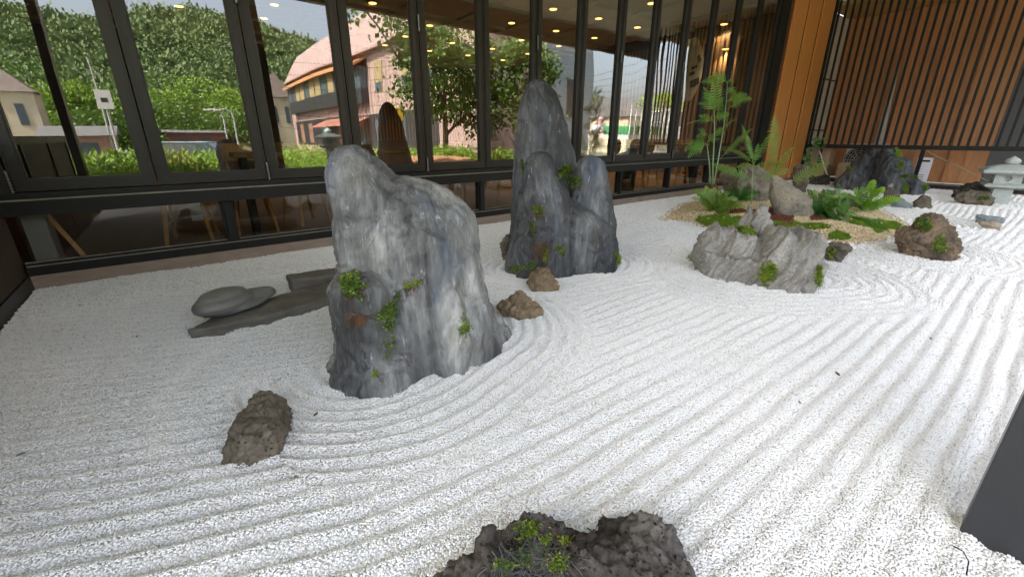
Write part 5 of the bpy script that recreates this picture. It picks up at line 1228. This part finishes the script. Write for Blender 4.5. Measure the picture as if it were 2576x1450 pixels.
for k in range(34):
    y = YF + 1 + k * 1.2; tpart(pb_, MB().bar((PX - .40, y, 7.1), (PX - .44, y, 7.65), .03, .03), 'snow_guard', wm)
tpart(pb_, MB().box(PX - .48, PX - .352, YF - .3, YN + .3, 7.02, 7.155), 'gutter', pk)
for k in range(26):
    y = YF + 1.6 * k + .8; tpart(pb_, MB().box(PX - .012, PX - .001, y, y + .03, 2.9, 7.0), 'cladding_joint', darkp)
b0, b1 = RY(58.5), RY(34.8)
tpart(pb_, MB().box(PX - .6, PX - .013, b0, b1, 3.55, 4.7), 'bay_base', darkp)
for k in range(12):
    y = b0 + (b1 - b0) * k / 12; y2 = b0 + (b1 - b0) * (k + 1) / 12
    wv = tpart(pb_, MB().box(PX - .58, PX - .014, y + .06, y2 - .06, 4.702, 6.25), 'bay_window', blind if k in (2, 3, 5, 6, 8, 10) else gl)
    tpart(pb_, MB().box(PX - .62, PX - .015, y - .06, y + .058, 4.702, 6.25), 'bay_mullion', darkp)
tpart(pb_, MB().add([(PX - .02, b0 - .3, 6.9), (PX - .02, b1 + .3, 6.9), (PX - 1.1, b1 + .3, 6.35), (PX - 1.1, b0 - .3, 6.35), (PX - .02, b0 - .3, 6.82), (PX - .02, b1 + .3, 6.82), (PX - 1.1, b1 + .3, 6.12), (PX - 1.1, b0 - .3, 6.12)], [(0, 1, 2, 3), (7, 6, 5, 4), (3, 2, 6, 7), (0, 3, 7, 4), (2, 1, 5, 6)]), 'awning', pm('awning_orange', (.55, .25, .10), (.48, .21, .08), 2, rough=.7))
for Yv in (32.3, 27.5, 24):
    wn = tpart(pb_, MB().box(PX - .05, PX - .016, RY(Yv) - .9, RY(Yv) + .6, 4.2, 6.3), 'window', blind); 
    tpart(pb_, MB().box(PX - .07, PX - .051, RY(Yv) - .8, RY(Yv) + .5, 4.25, 4.85), 'window_pane', gl)
tpart(pb_, MB().box(PX - .02, PX - .003, RY(59), RY(24), .3, 2.75), 'shop_front', darkp)
for yv in (56, 52, 47, 42, 37, 33, 29):
    tpart(pb_, MB().box(PX - .05, PX - .021, RY(yv) - .8, RY(yv) + .8, .5, 2.4), 'shop_window', gl if yv % 2 else pm('shop_panel_%d' % yv, (.30, .16, .10), (.22, .12, .08), 2, rough=.6))
tpart(pb_, MB().box(PX - .5, PX - .06, RY(30.5), RY(28.5), 2.1, 2.9), 'yellow_sign', pm('sign_yellow', (.75, .45, .03), (.68, .40, .03), 2, rough=.5))
tpart(pb_, MB().add([(PX - .06, RY(46), 2.6), (PX - .06, RY(35), 2.6), (PX - 1.6, RY(35), 1.9), (PX - 1.6, RY(46), 1.9)], [(0, 1, 2, 3), (3, 2, 1, 0)]), 'lower_awning', pm('awning_salmon', (.60, .28, .20), (.52, .24, .17), 2, rough=.7))
# cream castle-like turrets
crm = pm('cream_render', (.58, .50, .36), (.50, .43, .30), 1.5, rough=.8); trf = pm('turret_roof', (.16, .12, .10), (.11, .085, .07), 2, rough=.8)
def turret(px, Yv, w_, h, hr, label):
    p = mir(px, 342, Yv); t = thing('castle_turret', label, 'tower', (p[0], p[1], .2), 'cream turrets across the street')
    MB().box(-w_, w_, -w_, w_, -.3, h).obj('wall', crm, t)
    k = math.sqrt(2); MB().lathe([(w_ * 1.12 * k, h + .002), (w_ * .75 * k, h + hr * .3), (.04, h + hr)], 4).obj('roof', trf, t)
    for sx in (-.4, .4):
        MB().box(sx * w_ - .14 * w_, sx * w_ + .14 * w_, w_ + .003, w_ + .05, h * .45, h * .8).obj('arched_window', gl, t)
turret(706, 66, 1.9, 5.6, 3.2, 'cream turret with pointed roof behind the far end of the pink building')
turret(685, 70, 1.5, 5.2, 3.0, 'slimmer cream turret left of the pair by the pink building')
turret(590, 90, 2.2, 3.4, 1.6, 'low cream turret in front of the hill trees')
turret(48, 45, 1.5, 3.7, 1.5, 'near cream turret with arched windows beyond the boarded screen')
def house(px, Yv, w_, d_, h, hr, wallm, roofm_, label, rz=0.):
    p = mir(px, 342, Yv); t = thing('house', label, 'house', (p[0], p[1], -.5), None, rz)
    MB().box(-w_, w_, -d_, d_, -.3, h).obj('wall', wallm, t)
    MB().add([(-w_ - .3, -d_ - .4, h + .002), (w_ + .3, -d_ - .4, h + .002), (w_ + .3, d_ + .4, h + .002), (-w_ - .3, d_ + .4, h + .002), (-w_ - .3, 0, h + hr), (w_ + .3, 0, h + hr)], [(0, 3, 2, 1), (0, 1, 5, 4), (2, 3, 4, 5), (0, 4, 3), (1, 2, 5)]).obj('roof', roofm_, t)
    for k in (-.5, .3): MB().box(k * w_ - .5, k * w_ + .5, d_ + .002, d_ + .05, h * .35, h * .75).obj('window', gl, t)
    return t
tile = pm('roof_tile', (.16, .155, .15), (.11, .105, .10), 1.5, (1, 8, 8), rough=.7, bmp=.6, bscale=10, bdist=.05)
house(205, 42, 1.7, 2, 1.7, .6, pm('brick_pale', (.36, .22, .16), (.30, .18, .13), 3, rough=.8), tile, 'low pale brick house behind bright weeds')
house(490, 58, 2.6, 2.5, 2.0, .25, pm('brick_red', (.20, .09, .07), (.15, .07, .055), 3, rough=.8), tile, 'long low red-brown hall before the hill')
house(1590, 34, 6, 4, 3.6, 2.0, crm, tile, 'grey tiled house beyond the white truck')
gb = mir(1400, 200, 26); gb2 = mir(1490, 200, 26)
gy_ = thing('grey_building', 'pale blue-grey block with one tall window beside the sky gap', 'building', (gb[0], gb[1], .2)); gmx = pm('grey_block', (.22, .25, .27), (.18, .21, .23), .8, (1, 1, 6), rough=.8)
for k in range(10):
    tpart(gy_, MB().box(gb[0] - 1, gb2[0], gb[1] - 9, gb[1], .0 + k * .8, .785 + k * .8), 'block_course', gmx)
tpart(gy_, MB().box(gb[0] + 1.2, gb[0] + 2.1, gb[1] + .002, gb[1] + .06, 2.6, 5.4), 'window', darkp)
# street trees
tree('street_tree', (9.6, -6.9, .3), [((9.8, -6.9, 3.3), (2.3, 1.5, 1.5)), ((8.2, -6.8, 4.9), (1.3, 1.0, .8)), ((11.2, -6.6, 2.6), (1.3, 1.2, 1.3)), ((9.4, -6.4, 4.6), (1.6, 1.2, .9)), ((6.3, -6.6, 5.6), (.8, .8, .6))], 7000, .20, 'leafy street tree with drooping branches before the pink building', None, 'tree_leaf', .30, 4, .16)
tree('street_tree', (12.9, -5.4, .3), [((12.9, -5.4, 3.4), (1.3, 1.2, 1.6)), ((13.2, -5.2, 2.0), (1.0, .9, .8)), ((11.8, -5.4, 4.6), (1.2, 1.0, .8))], 4200, .20, 'second leafy tree beside the pale grey block', None, 'tree_leaf', .28, 6, .12)
tb = mir(1672, 230, 30); tree('garden_tree', (tb[0], tb[1], .3), [((tb[0], tb[1], 3.6), (2.4, 2.0, 2.2)), ((tb[0] + 2, tb[1], 2.6), (2, 2, 1.6))], 2600, .35, 'bright green tree beyond the truck and the bars', None, 'weed', .5, 8, .12)
for i, (px, Yv, z, r_, n_, lb_) in enumerate([(190, 60, 3.5, 4.0, 2600, 'round dark green tree below the hill beside the utility pole'), (350, 62, 3.0, 4.5, 2600, 'broad roadside tree under the hill'), (520, 66, 4.6, 5.0, 2800, 'bright roadside tree behind the street lamps'), (440, 74, 6.0, 5.0, 2600, 'tall dark tree behind the red-brown hall'), (640, 78, 5.5, 4.5, 2400, 'dark tree beside the cream turrets'), (590, 60, 2.2, 3.0, 1600, 'low bush before the low turret'), (270, 52, 1.8, 2.2, 1500, 'bush under the white street sign'), (80, 62, 5, 5, 2200, 'tall tree behind the near turret')]):
    p = mir(px, 342, Yv); tree('roadside_tree', (p[0], p[1], .2), [((p[0], p[1], z), (r_, r_ * .8, r_ * .62)), ((p[0] + r_ * .7, p[1], z * .8), (r_ * .6, r_ * .6, r_ * .5)), ((p[0] - r_ * .6, p[1], z * .85), (r_ * .6, r_ * .6, r_ * .5))], int(n_ * 1.5), .34, lb_, 'trees below the hill', 'tree_leaf' if i not in (0, 2) else 'weed', .5, 20 + i, .18)
# weeds along the bank
n = 16000; wx_ = rng.uniform(-6, 20, n); wy_ = -1.6 - rng.gamma(1.6, 2.2, n); k = (vnoise(np.stack([wx_ * .5, wy_ * .5, 0 * wx_], 1), 5) > -.25) & ~((wx_ > 4.6) & (wx_ < 8.0) & (wy_ > -5)) & (wx_ < 11); wx_, wy_ = wx_[k], wy_[k]; n = len(wx_)
hh = rng.uniform(.15, .75, n) * (.6 + .5 * vnoise(np.stack([wx_ * .9, wy_ * .9, 0 * wx_], 1), 6)); hh = np.clip(hh, .08, 1)
an = rng.uniform(0, 6.28, n); vs = []; 
b_3 = np.stack([wx_, wy_, 0 * wx_ + .28], 1)
blades = []
for j in range(5):
    a2 = an + j * 1.26; hb = b_3 + np.stack([rng.normal(0, .03, n), rng.normal(0, .03, n), hh * (j / 5) * .9], 1); ll = .09 + hh * .16
    tp = hb + np.stack([np.cos(a2) * ll, np.sin(a2) * ll, ll * .8], 1); sdv = np.stack([-np.sin(a2), np.cos(a2), 0 * a2], 1) * (.02 + hh * .02)[:, None]
    md_ = (hb + tp) / 2; blades.append(np.stack([hb, md_ + sdv, tp, md_ - sdv], 1))
v = np.concatenate(blades).reshape(-1, 3); f_ = np.arange(len(v)).reshape(-1, 4)
tag(link('weeds', mesh_np('weeds', v, f_, M['weed'])), 'sunlit green weeds on the bank before the garden', 'weeds', kind='stuff')
dirt = pm('orange_soil', (.50, .26, .12), (.36, .18, .08), 3, rough=.95, bmp=1, bscale=12, bdist=.1)
dx_, dy_ = np.meshgrid(np.linspace(4.4, 9.6, 40), np.linspace(-5.2, -1.3, 30)); dz_ = .27 + .28 * np.clip(1 - ((dx_ - 7) / 2.6) ** 2, 0, 1) * np.clip(1 - ((dy_ + 3.2) / 1.9) ** 2, 0, 1) + .05 * fbm(np.stack([dx_.ravel() * 2, dy_.ravel() * 2, 0 * dx_.ravel()], 1), 3, 4).reshape(dx_.shape)
idx = np.arange(dx_.size).reshape(dx_.shape); f_ = np.stack([idx[:-1, :-1], idx[:-1, 1:], idx[1:, 1:], idx[1:, :-1]], -1).reshape(-1, 4)
tag(link('soil_heap', mesh_np('soil_heap', np.stack([dx_, dy_, dz_], -1).reshape(-1, 3), f_, dirt, True)), kind='structure')
# utility pole, sign, lamps, wires
gpole = pm('pole_grey', (.36, .35, .33), (.30, .29, .28), 4, rough=.7)
def pole(px, Yv, h, r_, name, label, cat): 
    p = mir(px, 342, Yv); t = thing(name, label, cat, (p[0], p[1], .2)); MB().tube([(0, 0, -.2), (0, 0, h)], [r_, r_ * .7], 8).obj('pole', gpole, t); return t
t = pole(280, 40, 5.6, .06, 'utility_pole', 'slim grey utility pole before the hill', 'pole'); MB().box(-.3, .3, -.03, .03, 4.6, 4.66).obj('crossarm', gpole, t)
t = pole(290, 38, 2.6, .08, 'street_sign', 'white rectangular sign board on a post', 'sign'); MB().box(-.36, .36, .09, .16, 2.5, 3.6).obj('board', wm, t); MB().box(-.15, .15, .161, .17, 2.9, 3.15).obj('print_mark', darkp, t)
for px, lb_ in ((575, 'curved grey street lamp before the hill, left of two'), (598, 'curved grey street lamp beside its twin near the turret')):
    p = mir(px, 342, 50); t = thing('street_lamp', lb_, 'street lamp', (p[0], p[1], .2), 'street lamps before the hill')
    MB().tube([(0, 0, 0), (0, 0, 2.4), (-.1, 0, 3.0), (-.5, 0, 3.3), (-.9, 0, 3.2)], .07, 7).obj('post', gpole, t); MB().box(-1.4, -.85, -.1, .1, 3.1, 3.25, .03).obj('lamp_head', wm, t)
for k in range(6):
    a_, b_2 = mir(700, 150 + k * 34, 27), mir(1290, 120 + k * 34, 17)
    pts = [a_ * (1 - q) + b_2 * q - np.array([0, 0, .5 * math.sin(math.pi * q)]) for q in np.linspace(0, 1, 14)]
    o = MB().tube(pts, .012, 4).obj('power_line', M['frame']); tag(o, 'thin sagging cable across the pink building front', 'cable', 'cables across the street')
for k in range(5):
    a_, b_2 = mir(1480, 190 + k * 14, 25), mir(1680, 120 + k * 26, 22)
    pts = [a_ * (1 - q) + b_2 * q - np.array([0, 0, .3 * math.sin(math.pi * q)]) for q in np.linspace(0, 1, 10)]
    o = MB().tube(pts, .014, 4).obj('power_line', M['frame']); tag(o, 'thin cable crossing the open sky beside the grey block', 'cable', 'cables in the sky gap')
# pylons on the ridge
for px in (327, 370):
    p = mir(px, 30, 262); t = thing('lattice_pylon', 'lattice power pylon standing on the hill ridge', 'pylon', (p[0], p[1], float(hill_z(np.array([p[0]]), np.array([p[1]]))[0])), 'pylons on the ridge')
    mb = MB(); mb2 = MB()
    for sx in (-1, 1):
        for sy in (-1, 1): MB().tube([(sx * 2, sy * 2, -3), (sx * .4, sy * .4, 22)], .14, 4).obj('leg', gpole, t)
    for k in range(6):
        z0 = k * 3.4; w0_ = 2 - 1.6 * (z0 + 3) / 25; w1_ = 2 - 1.6 * (z0 + 6.4) / 25
        MB().bar((-w0_, w0_, z0), (w1_, w1_, z0 + 3.4), .1, .1).obj('brace', gpole, t); MB().bar((w0_, w0_, z0), (-w1_, w1_, z0 + 3.4), .1, .1).obj('brace', gpole, t)
    for z0 in (15, 18, 21): MB().bar((-4, 0, z0), (4, 0, z0), .2, .2).obj('crossarm', gpole, t)
# second lantern on the bank
q = mir(833, 372, 12.6); lantern((q[0], q[1], q[2] - .25), 'weathered pale stone lantern on the weedy bank mirrored in the glass', .85, True, .3)
# parked car
def car(px, Yv, rz, label, mat):
    p = mir(px, 342, Yv); t = thing('parked_car', label, 'car', (p[0], p[1], -.5), None, rz)
    def loft(sec, name, m_, par=t):
        n = len(sec[0][1]); v = []; f = []
        for y, pl in sec: v += [(x, y, z) for x, z in pl]
        for i in range(len(sec) - 1):
            for k in range(n): f.append((i * n + k, i * n + (k + 1) % n, (i + 1) * n + (k + 1) % n, (i + 1) * n + k))
        f += [tuple(range(n))[::-1], tuple((len(sec) - 1) * n + k for k in range(n))]
        return MB().add(v, f).obj(name, m_, par, False)
    body = [(-2.2, .3), (-2.15, .75), (-1.2, .92), (1.6, .95), (2.15, .85), (2.2, .3)]
    loft([(-.82, body), (-.86, [(x, z - .02) for x, z in body]), (.86, [(x, z - .02) for x, z in body]), (.82, body)][0:1] + [(.82, body)], 'body', mat)
    loft([(-.72, [(-1.15, .955), (-.5, 1.42), (1.1, 1.45), (1.75, .955)]), (.72, [(-1.15, .955), (-.5, 1.42), (1.1, 1.45), (1.75, .955)])], 'cabin', gl)
    MB().box(-.5, 1.1, -.7, .7, 1.452, 1.49, .01).obj('roof', mat, t)
    for sx in (-1.4, 1.4):
        for sy in (-.8, .8):
            w_ = MB().tube([(sx, sy - .1, .3), (sx, sy + .1, .3)], .31, 16).obj('wheel', M['frame'], t); MB().tube([(sx, sy - .105, .3), (sx, sy + .105, .3)], .18, 12).obj('rim', wm, w_)
    for sy in (-.6, .6): MB().box(-2.23, -2.16, sy - .15, sy + .15, .58, .72).obj('headlight', wm, t)
car(450, 22, 0.3, 'silver car parked beyond the weeds', pm('car_silver', (.42, .46, .50), (.40, .44, .48), 2, rough=.25, metal=.4))
# white flatbed truck with green load
p0 = mir(1548, 342, 14.5); p1 = mir(1690, 342, 14.5); tr = thing('flatbed_truck', 'white flatbed truck with stake sides and green load', 'truck', (p0[0], p0[1], .3)); L = p1[0] - p0[0]
tp = lambda mb, nm, m_: mb.obj(nm, m_, tr)
tp(MB().box(0, L * .68, -.85, .85, .75, .95), 'bed', wm)
tp(MB().box(.05, L * .66, -.8, .8, .952, 1.35, .05), 'green_load', pm('green_net', (.03, .32, .12), (.02, .24, .09), 6, rough=.7, bmp=1, bscale=30, bdist=.05))
for k in range(9):
    tp(MB().box(k * L * .08, k * L * .08 + .05, .851, .90, .96, 2.15), 'stake', wm)
tp(MB().box(-.02, L * .68, .85, .90, 2.152, 2.22), 'stake_rail', wm); tp(MB().box(-.02, L * .68, .901, .93, 1.5, 1.58), 'stake_rail', wm)
tp(MB().box(L * .70, L, -.85, .85, .6, 1.35, .05), 'cab', wm); tp(MB().add([(L * .71, -.8, 1.352), (L, -.8, 1.352), (L, .8, 1.352), (L * .71, .8, 1.352), (L * .73, -.75, 2.1), (L * .95, -.75, 2.1), (L * .95, .75, 2.1), (L * .73, .75, 2.1)], [(0, 3, 2, 1), (4, 5, 6, 7), (0, 1, 5, 4), (1, 2, 6, 5), (2, 3, 7, 6), (3, 0, 4, 7)]), 'cab_glass', gl)
tp(MB().box(L * .72, L * .96, -.78, .78, 2.102, 2.17, .02), 'cab_roof', wm)
for x in (L * .18, L * .82):
    for sy in (-.75, .75): tp(MB().tube([(x, sy - .12, .38), (x, sy + .12, .38)], .38, 16), 'wheel', M['frame'])
# gardener in a pink headscarf, bending forward
gp = mir(1492, 380, 12.8); pz = .28
per = thing('person', 'person in pink headscarf and pale jacket bending forward with garden shears', 'person', (gp[0], gp[1], pz))
def skin_body(name, verts, edges, rad, mat, par, sub=2):
    me = bpy.data.meshes.new(name); me.from_pydata(verts, edges, []); o = bpy.data.objects.new(name, me); COL.objects.link(o)
    o.modifiers.new('s', 'SKIN'); sv_ = me.skin_vertices[0].data
    for q, r_ in zip(sv_, rad): q.radius = (r_, r_) if not hasattr(r_, '__len__') else r_
    sv_[0].use_root = True; o.modifiers.new('u', 'SUBSURF').levels = sub; o.modifiers['u'].render_levels = sub
    dg = bpy.context.evaluated_depsgraph_get(); m2 = bpy.data.meshes.new_from_object(o.evaluated_get(dg)); bpy.data.objects.remove(o)
    m2.name = name; m2.materials.clear(); m2.materials.append(mat); m2.polygons.foreach_set('use_smooth', [True] * len(m2.polygons)); return link(name, m2, par)
skinm = pm('skin', (.45, .24, .16), (.40, .20, .13), 6, rough=.5)
jac = pm('jacket_pale', (.52, .50, .52), (.42, .41, .44), 5, rough=.8); trou = pm('trousers_cream', (.60, .55, .42), (.50, .46, .35), 5, rough=.8); scarf = pm('scarf_pink', (.75, .35, .38), (.68, .45, .45), 5, rough=.8)
bv_ = [(0, 0, .88), (.12, 0, 1.10), (.28, 0, 1.30), (.36, 0, 1.42), (.44, 0, 1.50), (.28, .19, 1.30), (.36, .24, 1.08), (.58, .16, 1.05), (.66, .12, 1.06), (.28, -.19, 1.30), (.36, -.24, 1.08), (.58, -.14, 1.05), (.66, -.10, 1.06), (.0, .11, .84), (.05, .13, .46), (-.02, .13, .08), (.12, .14, .03), (.0, -.11, .84), (-.06, -.13, .46), (-.14, -.13, .08), (.0, -.14, .03)]
be_ = [(0, 1), (1, 2), (2, 3), (3, 4), (2, 5), (5, 6), (6, 7), (7, 8), (2, 9), (9, 10), (10, 11), (11, 12), (0, 13), (13, 14), (14, 15), (15, 16), (0, 17), (17, 18), (18, 19), (19, 20)]
skin_body('body', bv_, be_, [.15, .16, .17, .06, .10, .075, .055, .04, .035, .075, .055, .04, .035, .10, .075, .05, .04, .10, .075, .05, .04], skinm, per)
skin_body('jacket', [(-.03, 0, .92), (.12, 0, 1.11), (.27, 0, 1.28), (.31, 0, 1.35), (.28, .19, 1.30), (.36, .245, 1.08), (.53, .18, 1.05), (.28, -.19, 1.30), (.36, -.245, 1.08), (.53, -.16, 1.05)], [(0, 1), (1, 2), (2, 3), (2, 4), (4, 5), (5, 6), (2, 7), (7, 8), (8, 9)], [.185, .19, .20, .10, .10, .075, .06, .10, .075, .06], jac, per)
skin_body('trousers', [(0, 0, .90), (0, .11, .84), (.05, .13, .46), (-.02, .13, .12), (0, -.11, .84), (-.06, -.13, .46), (-.14, -.13, .12)], [(0, 1), (1, 2), (2, 3), (0, 4), (4, 5), (5, 6)], [.17, .125, .095, .075, .125, .095, .075], trou, per)
v_, f_ = ellip((.42, 0, 1.53), (.135, .115, .135), 0, 3); link('headscarf', mesh_np('headscarf', v_, f_, scarf, True), per)
v_, f_ = ellip((.36, 0, 1.38), (.10, .12, .13), 0, 3); link('scarf_drape', mesh_np('scarf_drape', v_, f_, scarf, True), per)
MB().add([(.46, -.12, 1.56), (.46, .12, 1.56), (.66, .09, 1.50), (.66, -.09, 1.50), (.46, -.12, 1.57), (.46, .12, 1.57), (.66, .09, 1.51), (.66, -.09, 1.51)], [(0, 3, 2, 1), (4, 5, 6, 7), (0, 1, 5, 4), (1, 2, 6, 5), (2, 3, 7, 6), (3, 0, 4, 7)]).obj('visor', wm, per)
for sy in (-1, 1):
    for k in range(4):
        MB().tube([(.66, sy * .10 + (k - 1.5) * .018, 1.06), (.71, sy * .09 + (k - 1.5) * .016, 1.05), (.725, sy * .08 + (k - 1.5) * .014, 1.02)], [.010, .009, .007], 6).obj('finger', skinm, per)
    MB().tube([(.64, sy * .07, 1.07), (.68, sy * .05, 1.085)], [.011, .008], 6).obj('thumb', skinm, per)
